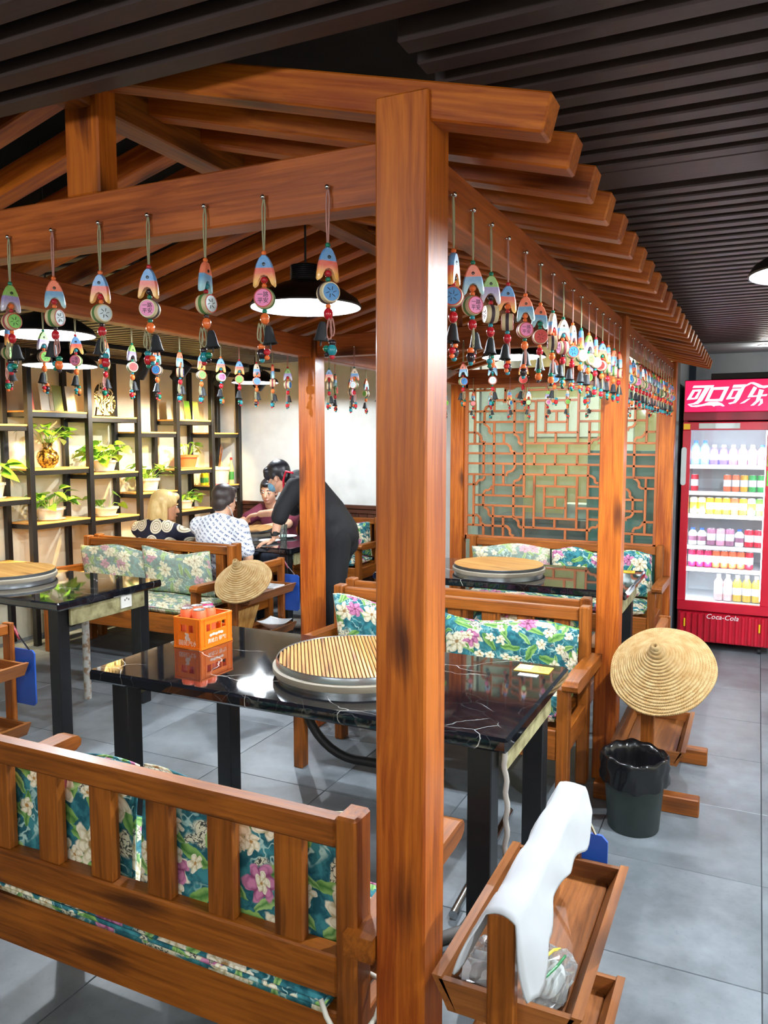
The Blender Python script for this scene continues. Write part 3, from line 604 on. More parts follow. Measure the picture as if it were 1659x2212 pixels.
# gas pipe, cable, floor rails around table one
M_RUB = simple('black_rubber', (22, 22, 24), 0.6)
tag(MB().tube([(-1.50, 2.45, 0.708)]+[(-1.50+0.22*(1-math.cos(a)), 2.45, 0.68-0.24*math.sin(a)) for a in [i*PI/2/10 for i in range(11)]]+[(-1.1, 2.46, 0.44), (-0.95, 2.5, 0.43)], 0.017, 10).obj('gas_pipe', M_RUB, None, smooth='all'), 'curved black gas pipe hanging under the table with the reed lid', 'pipe')
tw = [(-0.64+0.003*math.sin(i*1.3)+0.012*math.sin(i*0.12), 2.165+0.003*math.cos(i*1.3), 0.7-0.0167*i) for i in range(42)]
tag(MB().tube(tw+[(-0.635, 2.2, 0.0085), (-0.64, 2.32, 0.0085)], 0.0085, 8).obj('power_cable', simple('cable_wrap', (176, 170, 160), 0.7), None, smooth='all'), 'twisted pale cable hanging from the marble table corner', 'cable')
def frail(p, q, label): tag(MB().cyl(p, q, 0.016, n=12).obj('floor_rail', M_CHROME, None, smooth=True), label, 'rail', 'floor rails')
frail((-0.9, 3.15, 0.016), (-0.86, 2.35, 0.016), 'thin steel rail on the floor under the marble table')
tag(MB().tube([(-0.98, 2.18, 0.02), (-0.86, 2.2, 0.02), (-0.8, 2.28, 0.02), (-0.79, 2.45, 0.02)], 0.02, 10).obj('floor_hose', simple('grey_hose', (96, 92, 88), 0.6), None, smooth='all'), 'grey hose lying on the floor under the marble table', 'hose')
def card(label, x, y, rz, s=1.0):
    t = thing('order_card', label, 'card', (x, y, 0.7505), rz)
    cbx('card_body', simple('card_yellow', (244, 190, 40), 0.35), t, (0.13*s, 0.085*s, 0.002), (0, 0, 0.001), c=0.0004); cbx('white_panel', simple('card_white', (238, 236, 228), 0.4), t, (0.05*s, 0.05*s, 0.0004), (-0.034*s, 0.012*s, 0.0022), c=0)
    for k in range(3): cbx('print_line', simple('card_ink', (120, 84, 20), 0.6), t, (0.045*s-0.01*k, 0.006, 0.0003), (0.033*s, 0.022-0.017*k, 0.0021), c=0)
card('yellow order card with a white panel on the marble table corner', -0.72, 2.81, 0.0); card('yellow order card on the marble table by the lattice screen', -0.75, 5.18, 0.1)
tag(bx('paper_slip', simple('paper_white', (236, 236, 232), 0.6), None, -0.755, -0.685, 2.715, 2.745, 0.7505, 0.752, 0), 'folded white paper slip beside the yellow order card', 'paper')

# ---------------------------------------------------------------- orange crates and cans
def can(label, loc, body, r=0.027, h=0.1, parent=None, group=None, top=True, name='drink_can', cat='can', acc=None):
    t = thing(name, label, cat, loc, random.uniform(0, 6), group)
    MB().lathe([(0.001, 0), (r*0.8, 0), (r, h*0.05), (r, h*0.92), (r*0.86, h*0.985)], 18).obj('can_body', body, t, smooth=True)
    if acc: MB().lathe([(r*1.004, h*0.3), (r*1.008, h*0.32), (r*1.008, h*0.68), (r*1.004, h*0.7)], 18).obj('print_band', acc, t, smooth=True)
    MB().lathe([(r*0.86, h*0.985), (r*0.88, h), (r*0.8, h), (r*0.78, h*0.975), (0.001, h*0.975)], 18).obj('can_lid', simple('can_aluminium', (214, 216, 218), 0.25, metal=0.9), t, smooth=True)
    return t
M_CRATE = simple('crate_orange', (250, 120, 14), 0.38)
def crate(label, loc, rz, L=0.2, W=0.135, Hh=0.125):
    t = thing('bottle_crate', label, 'crate', loc, rz, 'orange soda crates'); a, b = W/2, L/2     # local: x width, y length
    bx('crate_floor', M_CRATE, t, -a, a, -b, b, 0, 0.006, 0)
    def wall(n, along, s):
        hw = (b if along == 'y' else a); m = MB(); th = 0.005
        def seg(u0, u1, z0, z1, o=0.0):
            if along == 'y': m.box(s*(a-th), s*(a+o), u0, u1, z0, z1)
            else: m.box(u0, u1, s*(b-th), s*(b+o), z0, z1)
        wins = [(-hw*0.62, -hw*0.36), (-hw*0.3, hw*0.3), (hw*0.36, hw*0.62)] if along == 'y' else [(-hw*0.55, -hw*0.04), (hw*0.06, hw*0.5)]
        seg(-hw, hw, 0.0, 0.068); seg(-hw, hw, 0.098, Hh)
        e = -hw
        for (p, q) in wins: seg(e, p, 0.068, 0.098); e = q
        seg(e, hw, 0.068, 0.098)
        seg(-hw, hw, Hh-0.004, Hh+0.002, 0.004); seg(-hw, hw, 0.0, 0.008, 0.004)
        for u in (-hw*0.97, -hw*0.72, hw*0.72, hw*0.97): seg(u-0.002, u+0.002, 0.008, Hh-0.004, 0.0022)
        m.obj('crate_wall', M_CRATE, t); return
    for s in (-1, 1): wall('y', 'y', s); wall('x', 'x', s)
    pk = simple('crate_print', (250, 214, 196), 0.5)
    def put(me, loc, rot): link('lettering', me, t, loc, rot)
    put(text_mesh('国民汽水', 0.024, pk), (0.003, -b-0.0005, 0.022), (PI/2, 0, 0)); put(text_mesh('真给力 够气!', 0.021, pk), (a+0.0005, 0.004, 0.026), (PI/2, 0, PI/2))
    m = MB()
    for c, r in (((0.0, 0.045), 0.011), ((0.002, 0.057), 0.008), ((-0.007, 0.062), 0.004), ((0.009, 0.04), 0.007)): m.prism([(c[0]+r*math.cos(k*PI/6), c[1]+r*math.sin(k*PI/6)) for k in range(12)], -b-0.0012, -b-0.0002, 'xz')
    m.obj('logo_mark', pk, t)
    m = MB()
    for k in range(5): m.prism([(-0.034+0.017*k+0.01*math.cos(j*PI/4), 0.05+0.002*(k % 2)+0.006*math.sin(j*PI/4)) for j in range(8)], a+0.0002, a+0.0012, 'yz')
    m.obj('logo_mark', pk, t)
    return t
cr = crate('orange plastic soda crate with cans on the marble table with the reed lid', (-2.06, 2.585, 0.751), math.radians(-2))
GCAN = 'soda cans in the orange crate'
oc = simple('can_orange', (240, 108, 62), 0.35); mc = simple('can_magenta', (176, 40, 110), 0.35)
for i, (dx, dy, c) in enumerate(((-0.031, -0.06, oc), (0.031, -0.06, oc), (-0.031, -0.001, oc), (0.031, -0.001, oc), (-0.031, 0.058, mc))):
    can('magenta soda can in the orange crate' if c is mc else 'orange soda can in the crate on the marble table with the reed lid', (-2.06+dx+0.035*dy, 2.585+dy-0.035*dx, 0.7575), c, 0.029, 0.152, group=GCAN)
crate('orange plastic soda crate in front of the blonde diner', (-4.32, 5.55, 0.751), math.radians(8))
for i, (dx, dy) in enumerate(((-0.031, -0.06), (0.031, -0.058))): can(('yellow soda can in the crate in front of the blonde diner', 'orange soda can in the crate in front of the blonde diner')[i], (-4.32+dx*0.99-dy*0.139, 5.55+dy*0.99+dx*0.139, 0.7575), (simple('can_yellow', (226, 170, 30), 0.35), oc)[i], 0.027, 0.135)

# ---------------------------------------------------------------- service carts
def cart(label, x0, x1, y0, y1, group='wooden service carts', foot=0.22):
    t = thing('service_cart', label, 'cart', ((x0+x1)/2, (y0+y1)/2, 0), 0, group); a, b = (x1-x0)/2, (y1-y0)/2
    for s in (-1, 1):
        yy = s*(b+0.012); bar('post', 'bench', t, -0.027, 0.027, yy-0.013, yy+0.013, 0.06, 0.725, 0.003)
        bar('foot', 'bench', t, -foot, foot, s*(b+0.012)-0.03, s*(b+0.012)+0.03, 0.0, 0.075, 0.004)
    bar('handle_rail', 'bench', t, -0.02, 0.02, -b, b, 0.67, 0.72, 0.006)
    for z in (0.49, 0.2):
        tr = bar('tray_board', 'tray', t, -a+0.045, a-0.045, -b+0.012, b-0.012, z, z+0.012, 0.002)
        for s in (-1, 1):
            p = [(s*(a-0.05), -0.006), (s*(a-0.032), -0.006), (s*(a+0.002), 0.06), (s*(a-0.018), 0.06)]
            MB().prism(p, -b, b, 'xz').obj('tray_side', wood('tray', 'y'), t, (0, 0, z))
            q = [(-a+0.05, -0.006), (a-0.05, -0.006), (a-0.012, 0.055), (-a+0.012, 0.055)]
            MB().prism(q, s*b, s*(b-0.014), 'xz').obj('tray_end', wood('tray', 'x'), t, (0, 0, z))
    return t
cart('wooden two-tray cart with a towel over its handle, beside the near pavilion post', -0.54, -0.25, 1.36, 1.93, foot=0.145)
cart('wooden two-tray cart carrying the big straw hat, behind the waste bin', -0.544, -0.234, 3.5, 4.06)
cart('wooden two-tray cart carrying the small straw hat and a white plate', -3.31, -3.03, 4.32, 4.88)
cart('wooden two-tray cart beside the marble table by the plant shelves', -3.36, -3.07, 2.0, 2.56)
M_BLUE = simple('blue_plastic', (36, 84, 176), 0.45); M_MAR = simple('maroon_plastic', (120, 26, 40), 0.4)
def board(label, x, y, ax=0.0, z0=0.33, z1=0.6, w=0.19):
    t = thing('clip_board', label, 'board', (x, y, 0), 0, 'blue boards hung on the carts')
    m = MB(); h0, h1 = z0, z1; c = 0.015
    m.prism([(-w/2+c, h0), (w/2-c, h0), (w/2, h0+c), (w/2, h1-c), (w/2-c, h1), (-w/2+c, h1), (-w/2, h1-c), (-w/2, h0+c)], -0.004, 0.004, 'xz').obj('panel', M_BLUE, t)
    for s in (-1, 1):
        MB().cyl((s*w*0.36, 0, h1-0.01), (ax+s*0.008, 0, 0.7), 0.004, n=6).obj('hanging_rod', M_CHROME, t)
        MB().cyl((ax+(s*w*0.36-ax)*0.45, 0, 0.645), (ax+s*0.01, 0, 0.703), 0.0075, n=8).obj('rod_grip', M_MAR, t)
    return t
board('blue board hung on the cart with the towel', -0.40, 1.961, 0.005); board('blue board hung on the cart with the small straw hat', -3.12, 4.911, -0.05); board('blue board hung on the cart beside the table by the plant shelves', -3.16, 2.591, -0.055)

# ---------------------------------------------------------------- straw hats
def hat(label, loc, axis, D=0.42, depth=0.15, turns=19):
    t = thing('straw_hat', label, 'hat', loc, 0, 'coiled straw hats')
    prof = []; R = D/2; N = turns
    def rz(f): return (R*f, -depth*(f**0.8) if f > 0.16 else -depth*(0.16**0.8)*(f/0.16)**1.6)
    for i in range(N):
        f0, f1 = 0.07+0.93*i/N, 0.07+0.93*(i+1)/N
        for k in range(7):
            f = f0+(f1-f0)*k/7; r, z = rz(f); bl = math.sin(PI*k/7)**0.7*D*0.0155; prof.append((r+bl*0.55, z+bl*0.85))
    r, z = rz(1.0); prof.append((r, z)); prof.append((r-0.004, z-0.005))
    inner = [(max(0.008, rz(f)[0]-0.006), rz(f)[1]-0.009) for f in [1-0.06*k for k in range(16)]]
    q = Vector((0, 0, 1)).rotation_difference(Vector(axis).normalized()).to_euler()
    wob = lambda a, j: (1+0.012*math.sin(3*a+1)+0.008*math.sin(7*a+j*0.3), 0.004*math.sin(2*a+0.5))
    MB().lathe(prof+inner, 72, wob=wob).obj('brim', m_straw(), t, rot=q, smooth='all')
    MB().lathe([(0.004, -0.012), (0.007, 0.004), (0.012, 0.008), (0.017, 0.004), (0.019, -0.01), (0.02, -0.018)], 18).obj('crown_tip', m_straw(), t, (0, 0, 0), rot=q, smooth='all')
    return t
hat('big coiled straw hat leaning on the cart behind the waste bin', (-0.35, 3.31, 0.759), (-0.1, -0.68, 0.73), 0.43, 0.18)
hat('small coiled straw hat leaning on the cart with the white plate', (-3.04, 4.15, 0.812), (0.1, -0.59, 0.8), 0.39, 0.19, 17)

# ---------------------------------------------------------------- waste bin
wbn = thing('waste_bin', 'dark green round waste bin with a black bag liner', 'bin', (-0.41, 3.27, 0))
MB().lathe([(0.001, 0), (0.098, 0), (0.102, 0.006), (0.125, 0.3), (0.128, 0.3), (0.121, 0.3), (0.1, 0.012), (0.001, 0.012)], 40).obj('bin_body', simple('bin_green', (34, 44, 40), 0.5), wbn, smooth=True)
rr = random.Random(4); ph = [rr.uniform(0, 6.28) for _ in range(6)]
wob = lambda a, j: (1+(0.022*math.sin(9*a+ph[0]+j*0.5)+0.016*math.sin(17*a+ph[1]-j))*min(1, abs(j-6)/3+0.2), 0.006*math.sin(3*a+ph[2])+0.004*math.sin(11*a+ph[3]+j))
MB().lathe([(0.135, 0.2), (0.137, 0.225), (0.133, 0.25), (0.137, 0.275), (0.134, 0.295), (0.136, 0.31), (0.13, 0.318), (0.12, 0.31), (0.112, 0.285), (0.105, 0.24), (0.09, 0.18), (0.06, 0.13), (0.001, 0.12)], 90, wob=wob).obj('bag_liner', simple('black_film', (16, 16, 18), 0.22), wbn, smooth='all')

# ---------------------------------------------------------------- towel, bags, plates on carts
M_TOWEL = simple('white_cotton', (184, 188, 192), 0.95)
def towel():
    CX, Z0 = -0.395, 0.727; m = MB(); nu, nv = 34, 40
    def key(v, tab):
        for (a, p), (b, q) in zip(tab, tab[1:]):
            if v <= b:
                k = (v-a)/(b-a); k = k*k*(3-2*k); return p+(q-p)*k
        return tab[-1][1]
    LT = [(0, 0.045), (0.1, 0.075), (0.25, 0.1), (0.45, 0.075), (0.7, 0.08), (0.88, 0.1), (0.96, 0.15), (1, 0.14)]
    RT = [(0, 0.045), (0.1, 0.09), (0.25, 0.13), (0.45, 0.1), (0.65, 0.09), (0.82, 0.11), (0.94, 0.17), (1, 0.15)]
    def f(u, v):
        L = key(v, LT); Rr = key(v, RT); s = -L+(L+Rr)*u
        y = 1.99-(1.99-1.325)*v-(0.03*max(0, v-0.9)/0.1*max(0, abs(s)-0.03)/0.1)
        top = 0.028; z = Z0+0.004*math.sin(7*v*PI)
        if abs(s) <= top: x = s; zz = z-0.3*s*s/top
        else:
            e = abs(s)-top; fl = 0.42+0.07*math.sin(v*8+2.0*(s > 0))
            x = math.copysign(top+e*fl*0.8+0.005*math.sin(v*19+u*5)*min(1, e/0.05), s); zz = z-0.006-e*math.sqrt(max(0.15, 1-(fl*0.8)**2))+0.006*math.sin(v*31+s*40)*min(1, e/0.05)
        end = 0
        if v < 0.06: zz -= (0.06-v)*0.9*(0.3+abs(u-0.5)); y -= 0.015*(0.06-v)/0.06
        return (CX+x, y+0.01*math.sin(u*9+v*4), zz)
    m.grid(f, nu, nv); o = m.obj('towel', M_TOWEL, None, smooth='all')
    md = o.modifiers.new('thick', 'SOLIDIFY'); md.thickness = 0.004; md.offset = 1
    return tag(o, 'white cloth towel draped along the handle of the near wooden cart', 'towel')
towel()
M_BAG = m_glass('clear_film', (242, 244, 244), 0.08, 0.12)
def bag(label, loc, size, seed, rz=0.0):
    rn = random.Random(seed); t = thing('plastic_bag', label, 'bag', loc, rz, 'clear plastic bags'); m = MB(); m.ball((0, 0, 0), 1.0, 20, 12); out = []
    for x, y, z in m.v:
        q = 1+rn.uniform(-0.12, 0.12); sx = math.copysign(abs(x)**0.7, x); sy = math.copysign(abs(y)**0.7, y)
        out.append((sx*size[0]*q, sy*size[1]*q, max(0.001, size[2]*(1+z*0.95*q)*(1-0.35*abs(y)**2))))
    m.v = out; m.obj('film', M_BAG, t); return t
zt = 0.5025
b1 = bag('clear plastic bag holding rolled white napkins in the near cart tray', (-0.463, 1.45, zt), (0.042, 0.062, 0.04), 3)
MB().cyl((-0.03, -0.035, 0.035), (0.02, -0.03, 0.035), 0.024, n=20).obj('napkin_roll', M_TOWEL, b1, smooth=True); MB().cyl((-0.025, 0.015, 0.026), (0.03, 0.02, 0.026), 0.02, n=20).obj('napkin_roll', M_TOWEL, b1, smooth=True)
b2 = bag('clear zip bag with a yellow and a green strip in the near cart tray', (-0.335, 1.475, zt), (0.045, 0.085, 0.035), 9)
MB().ball((0, 0, 0.026), (0.03, 0.055, 0.022), 16, 10).obj('bag_contents', simple('pale_paper', (226, 230, 228), 0.8), b2, smooth='all')
MB().tube([(-0.03, -0.075, 0.06), (-0.012, -0.02, 0.074), (0.0, 0.03, 0.068), (0.006, 0.065, 0.05)], 0.003, 6).obj('zip_strip', simple('zip_yellow', (224, 206, 70), 0.4), b2); MB().tube([(0.004, -0.055, 0.066), (0.018, -0.02, 0.07), (0.024, 0.03, 0.062)], 0.0028, 6).obj('zip_strip', simple('zip_green', (24, 120, 60), 0.4), b2)
pl = thing('serving_plate', 'white rectangular plate on the cart with the small straw hat', 'plate', (-3.17, 4.66, 0.543))
MB().box(-0.055, 0.055, -0.1, 0.1, 0, 0.008, 0.003).obj('plate_base', simple('porcelain', (238, 240, 240), 0.15), pl); MB().ring([(-0.075, -0.13), (0.075, -0.13), (0.075, 0.13), (-0.075, 0.13)], [(-0.052, -0.098), (0.052, -0.098), (0.052, 0.098), (-0.052, 0.098)], 0.008, 0.016, 'xy').obj('plate_rim', simple('porcelain', (238, 240, 240), 0.15), pl)
pl.rotation_euler = (0, 0, PI/2+0.03)
bo = thing('serving_bowl', 'white square bowl with flared corners on the lower tray of the hat cart', 'bowl', (-3.15, 4.765, 0.2125))
m = MB()
def bf(u, v):
    a = 2*PI*u; r = 0.03+0.065*v; sq = 1/max(abs(math.cos(a)), abs(math.sin(a))); k = 1+(sq-1)*v; return (r*k*math.cos(a), r*k*math.sin(a), 0.004+0.055*v**1.4*(1+0.5*(sq-1)*v))
m.grid(bf, 40, 10); m.v += []; o = m.obj('bowl_shell', simple('porcelain', (238, 240, 240), 0.15), bo, smooth='all'); md = o.modifiers.new('thick', 'SOLIDIFY'); md.thickness = 0.004
MB().lathe([(0.001, 0), (0.034, 0), (0.032, 0.006), (0.001, 0.006)], 24).obj('bowl_foot', simple('porcelain', (238, 240, 240), 0.15), bo)
bm_ = thing('reed_mat', 'slanted yellow reed mat standing in the lower tray of the hat cart', 'mat', (-3.26, 4.485, 0.213))
for i in range(16): MB().cyl((0, -0.14+i*0.018, 0.0), (0.05, -0.1+i*0.018, 0.2), 0.006, n=6).obj('reed', wood('plank', 'z'), bm_)

# ---------------------------------------------------------------- drinks fridge
M_RED = simple('fridge_red', (190, 18, 44), 0.3); M_REDD = simple('fridge_dark_red', (140, 22, 44), 0.35); M_FW = simple('fridge_white', (232, 236, 240), 0.4)
FX0, FX1, FY0, FY1 = -0.52, 0.15, 6.33, 6.95
fr = thing('drinks_fridge', 'tall red glass-door drinks fridge with a lit sign beside the pavilion', 'fridge', ((FX0+FX1)/2, (FY0+FY1)/2, 0)); fo = Vector((-(FX0+FX1)/2, -(FY0+FY1)/2, 0))
def F(o): o.parent = fr; o.location = Vector(o.location)+fo; return o
def fb(n, m, x0, x1, y0, y1, z0, z1, c=0.004): return F(cbx(n, m, None, (x1-x0, y1-y0, z1-z0), ((x0+x1)/2, (y0+y1)/2, (z0+z1)/2), c=c))
fb('side_panel', M_REDD, FX0, FX0+0.03, FY0+0.05, FY1, 0.05, 2.03); fb('side_panel', M_REDD, FX1-0.03, FX1, FY0+0.05, FY1, 0.05, 2.03)
fb('back_panel', M_FW, FX0+0.03, FX1-0.03, FY1-0.03, FY1, 0.3, 1.72); fb('cabin_floor', M_FW, FX0+0.03, FX1-0.03, FY0+0.05, FY1-0.03, 0.3, 0.365); fb('cabin_roof', M_FW, FX0+0.03, FX1-0.03, FY0+0.05, FY1-0.03, 1.69, 1.72)
for x in (FX0+0.03, FX1-0.036): fb('cabin_liner', M_FW, x, x+0.006, FY0+0.06, FY1-0.03, 0.365, 1.69, 0)
fb('sign_box', M_REDD, FX0, FX1, FY0+0.012, FY1, 1.735, 2.035)
g = G('sign_face_lit'); g.bsdf(col=lin((226, 20, 84)), rough=0.3, em=lin((240, 24, 92)), ems=0.55); MATS['sign_face'] = g.m
sg = fb('sign_face', g.m, FX0+0.006, FX1-0.006, FY0-0.002, FY0+0.012, 1.80, 2.03)
fb('sign_lip', M_REDD, FX0, FX1, FY0, FY0+0.03, 1.735, 1.798)
SG=[([(-0.455, 1.993), (-0.315, 1.993), (-0.323, 1.977), (-0.343, 1.976), (-0.395, 1.88), (-0.421, 1.859), (-0.461, 1.854), (-0.493, 1.858), (-0.452, 1.865), (-0.428, 1.881), (-0.378, 1.976), (-0.463, 1.977)], []), ([(-0.462, 1.963), (-0.398, 1.965), (-0.429, 1.895), (-0.501, 1.89)], [(-0.446, 1.95), (-0.419, 1.951), (-0.447, 1.905), (-0.472, 1.903)]), ([(-0.336, 1.977), (-0.213, 1.98), (-0.257, 1.875), (-0.376, 1.877)], [(-0.318, 1.959), (-0.247, 1.959), (-0.276, 1.892), (-0.346, 1.891)]), ([(-0.495, 1.857), (-0.456, 1.846), (-0.394, 1.854), (-0.345, 1.871), (-0.288, 1.871), (-0.257, 1.858), (-0.239, 1.84), (-0.25, 1.837), (-0.27, 1.845), (-0.305, 1.843), (-0.311, 1.836), (-0.327, 1.846), (-0.367, 1.846), (-0.429, 1.836), (-0.47, 1.838)], []), ([(-0.184, 1.992), (-0.073, 1.993), (-0.102, 1.979), (-0.11, 1.971), (-0.143, 1.889), (-0.166, 1.861), (-0.205, 1.852), (-0.216, 1.86), (-0.183, 1.869), (-0.169, 1.89), (-0.129, 1.972), (-0.192, 1.972)], []), ([(-0.191, 1.964), (-0.127, 1.965), (-0.159, 1.893), (-0.232, 1.888)], [(-0.182, 1.95), (-0.15, 1.951), (-0.174, 1.903), (-0.2, 1.901)]), ([(-0.094, 1.995), (-0.073, 2.006), (-0.052, 2.007), (-0.026, 1.997), (0.008, 1.98), (0.041, 1.982), (0.042, 1.969), (0.017, 1.962), (-0.021, 1.969), (-0.043, 1.986), (-0.064, 1.996)], []), ([(-0.051, 1.977), (-0.029, 1.965), (-0.059, 1.91), (0.04, 1.92), (0.036, 1.907), (-0.09, 1.899)], []), ([(-0.014, 1.956), (0.016, 1.948), (-0.011, 1.872), (-0.045, 1.841), (-0.067, 1.839), (-0.034, 1.873)], []), ([(-0.09, 1.888), (-0.069, 1.892), (-0.108, 1.86), (-0.138, 1.854)], []), ([(-0.005, 1.886), (0.01, 1.886), (0.013, 1.858), (-0.007, 1.84), (-0.02, 1.838), (-0.006, 1.858)], [])]

g = G('sign_lettering'); g.bsdf(col=lin((250, 246, 248)), rough=0.4, em=lin((255, 244, 250)), ems=0.8)
for poly, hole in SG:
    m = MB()
    if hole:
        m.ring(poly, hole, FY0-0.008, FY0-0.0021, 'xz')
    else: m.prism(poly, FY0-0.008, FY0-0.0021, 'xz')
    o = m.obj('sign_stroke', g.m, None); F(o)
for n, a in (('door_rail', (FX0, FX1, 1.665, 1.725)), ('door_rail', (FX0, FX1, 0.3, 0.372)), ('door_stile', (FX0, FX0+0.056, 0.372, 1.665)), ('door_stile', (FX1-0.098, FX1, 0.372, 1.665))):
    fb(n, M_RED, a[0], a[1], FY0, FY0+0.04, a[2], a[3])
fb('door_glass', m_glass('fridge_glass', (250, 253, 255), 0.02, 0.02), FX0+0.056, FX1-0.098, FY0+0.016, FY0+0.02, 0.372, 1.665, 0)
fb('label_strip', simple('strip_white', (206, 216, 212), 0.4), -0.41, -0.13, FY0-0.003, FY0, 1.675, 1.715, 0.001); fb('energy_sticker', simple('sticker_yellow', (240, 196, 30), 0.4), FX0+0.004, FX0+0.05, FY0-0.0015, FY0, 1.67, 1.712, 0.0004)
F(MB().prism([(FX0-0.004+0.018+0.018*math.cos(a), 1.52+0.0+0.018*math.sin(a)) for a in [i*PI/8 for i in range(9)]]+[(FX0-0.004+0.018-0.018*math.cos(a), 1.27-0.018*math.sin(a)) for a in [i*PI/8 for i in range(9)]], FY0-0.025, FY0, 'xz').obj('door_handle', simple('handle_grey', (196, 206, 206), 0.35), None))
fb('green_sticker', simple('sticker_green', (96, 190, 40), 0.4), FX1-0.09, FX1-0.02, FY0-0.0015, FY0, 1.4, 1.66, 0); fb('green_sticker', simple('sticker_green', (96, 190, 40), 0.4), FX1-0.09, FX1-0.02, FY0-0.0015, FY0, 1.26, 1.37, 0)
bs = fb('base_panel', M_RED, FX0+0.008, FX1, FY0+0.025, FY1, 0.06, 0.285)
for i in range(15): fb('base_rib', M_RED, FX0+0.02+i*0.0435, FX0+0.046+i*0.0435, FY0+0.008, FY0+0.026, 0.065, 0.28, 0.006)
for x in (FX0+0.05, 0.05): fb('base_clip', simple('sticker_yellow', (240, 196, 30), 0.4), x, x+0.012, FY0+0.0, FY0+0.02, 0.17, 0.235)
lm = text_mesh('Coca-Cola', 0.052, simple('print_white', (240, 236, 236), 0.5), shear=0.25); o = link('lettering', lm, None, (-0.2, FY0+0.005, 0.263), (PI/2, 0, 0)); F(o)
for x in (FX0+0.06, FX1-0.1):
    F(MB().cyl((x, FY0+0.07, 0.022), (x+0.02, FY0+0.07, 0.022), 0.022, n=14).obj('caster', M_RUB, None)); F(MB().cyl((x, FY1-0.07, 0.022), (x+0.02, FY1-0.07, 0.022), 0.022, n=14).obj('caster', M_RUB, None))
LED = emit('fridge_led', (246, 250, 255), 8.0)
for x in (FX0+0.04, FX1-0.105): fb('led_strip', LED, x, x+0.01, FY0+0.048, FY0+0.058, 0.4, 1.66, 0)
for z, p in ((1.45, 1.7), (1.0, 1.7), (0.55, 1.7)):
    ld = bpy.data.lights.new('fridge_light', 'AREA'); ld.shape = 'RECTANGLE'; ld.size = 0.5; ld.size_y = 0.03; ld.energy = p; ld.color = (0.95, 0.98, 1.0)
    o = bpy.data.objects.new('fridge_light', ld); COL.objects.link(o); o.parent = fr; o.location = Vector((-0.2, FY0+0.055, z+0.06))+fo; o.rotation_euler = (math.radians(72), 0, 0)
SH = (1.405, 1.205, 1.03, 0.79, 0.62, 0.372)
for z in SH[:-1]:
    fb('wire_shelf', M_FW, FX0+0.04, FX1-0.04, FY0+0.1, FY1-0.05, z-0.012, z-0.004, 0.001); fb('shelf_edge', simple('shelf_edge_white', (240, 242, 244), 0.35), FX0+0.04, FX1-0.04, FY0+0.09, FY0+0.1, z-0.03, z, 0.001)
C = {'sky': (120, 180, 235), 'violet': (110, 90, 200), 'mauve': (160, 110, 140), 'rose': (220, 150, 180), 'white': (238, 240, 244), 'red': (200, 20, 50), 'orange': (245, 130, 30), 'yellow': (238, 214, 90), 'cream': (240, 232, 170), 'green': (30, 170, 80), 'lime': (110, 210, 60), 'pink': (214, 40, 100), 'blush': (240, 190, 190), 'olive': (200, 170, 60)}
def cm(n): return simple('can_'+n, C[n], 0.3)
rows = [(1.405, 0.032, 0.15, 'sky sky violet violet mauve rose rose white', 'top shelf of the drinks fridge', 'tall'), (1.205, 0.0275, 0.125, 'red - - - orange orange yellow green green', 'second shelf of the drinks fridge', 'slim'),
        (1.03, 0.0282, 0.125, 'cream cream yellow yellow yellow orange yellow white lime', 'third shelf of the drinks fridge', 'slim'), (0.79, 0.032, 0.13, 'white white mauve rose mauve white red red', 'fourth shelf of the drinks fridge', 'squat'),
        (0.62, 0.0282, 0.13, 'pink pink pink orange orange orange orange red -', 'fifth shelf of the drinks fridge', 'slim'), (0.372, 0.032, 0.2, '- - - blush blush olive olive olive', 'bottom of the drinks fridge', 'tall')]
for z, r, h, s, where, k in rows:
    cs = s.split(); n = len(cs); x0, x1 = FX0+0.085, FX1-0.125
    for i, c in enumerate(cs):
        if c == '-': continue
        x = x0+(x1-x0)*i/(n-1)
        hh = h*(1.22 if c == 'sky' else 1.0)
        if k == 'tall' or (k == 'squat' and c == 'white'):
            t = thing('drink_bottle', '%s drink bottle on the %s' % (c, where), 'bottle', (x, FY0+0.15, z), 0, 'bottles and cans in the drinks fridge')
            MB().lathe([(0.001, 0), (r*0.9, 0), (r, 0.006), (r, hh*0.7), (r*0.45, hh*0.86), (r*0.42, hh*0.9)], 18).obj('bottle_body', cm(c), t, smooth=True)
            MB().lathe([(r*1.01, hh*0.25), (r*1.015, hh*0.27), (r*1.015, hh*0.5), (r*1.01, hh*0.52)], 18).obj('label_band', cm('white' if c != 'white' else 'mauve'), t, smooth=True)
            MB().lathe([(r*0.48, hh*0.88), (r*0.48, hh), (0.001, hh)], 14).obj('bottle_cap', simple('cap_blue', (60, 110, 220), 0.4) if c in ('sky', 'white') else cm('white'), t, smooth=True)
        else: can('%s drink can on the %s' % (c, where), (x, FY0+0.15, z), cm(c), r, h, group='bottles and cans in the drinks fridge', acc=cm('white') if c not in ('white', 'cream') else cm('yellow'))
tb = thing('black_tray', 'flat black tray lying on top of the drinks fridge', 'tray', (-0.13, 6.5, 2.036))
bx('tray_base', M_BLACK, tb, -0.2, 0.2, -0.12, 0.12, 0, 0.02); bx('tray_lip', M_BLACK, tb, -0.21, 0.21, -0.13, -0.12, 0, 0.045); bx('tray_lip', M_BLACK, tb, -0.21, 0.21, 0.12, 0.13, 0, 0.045)

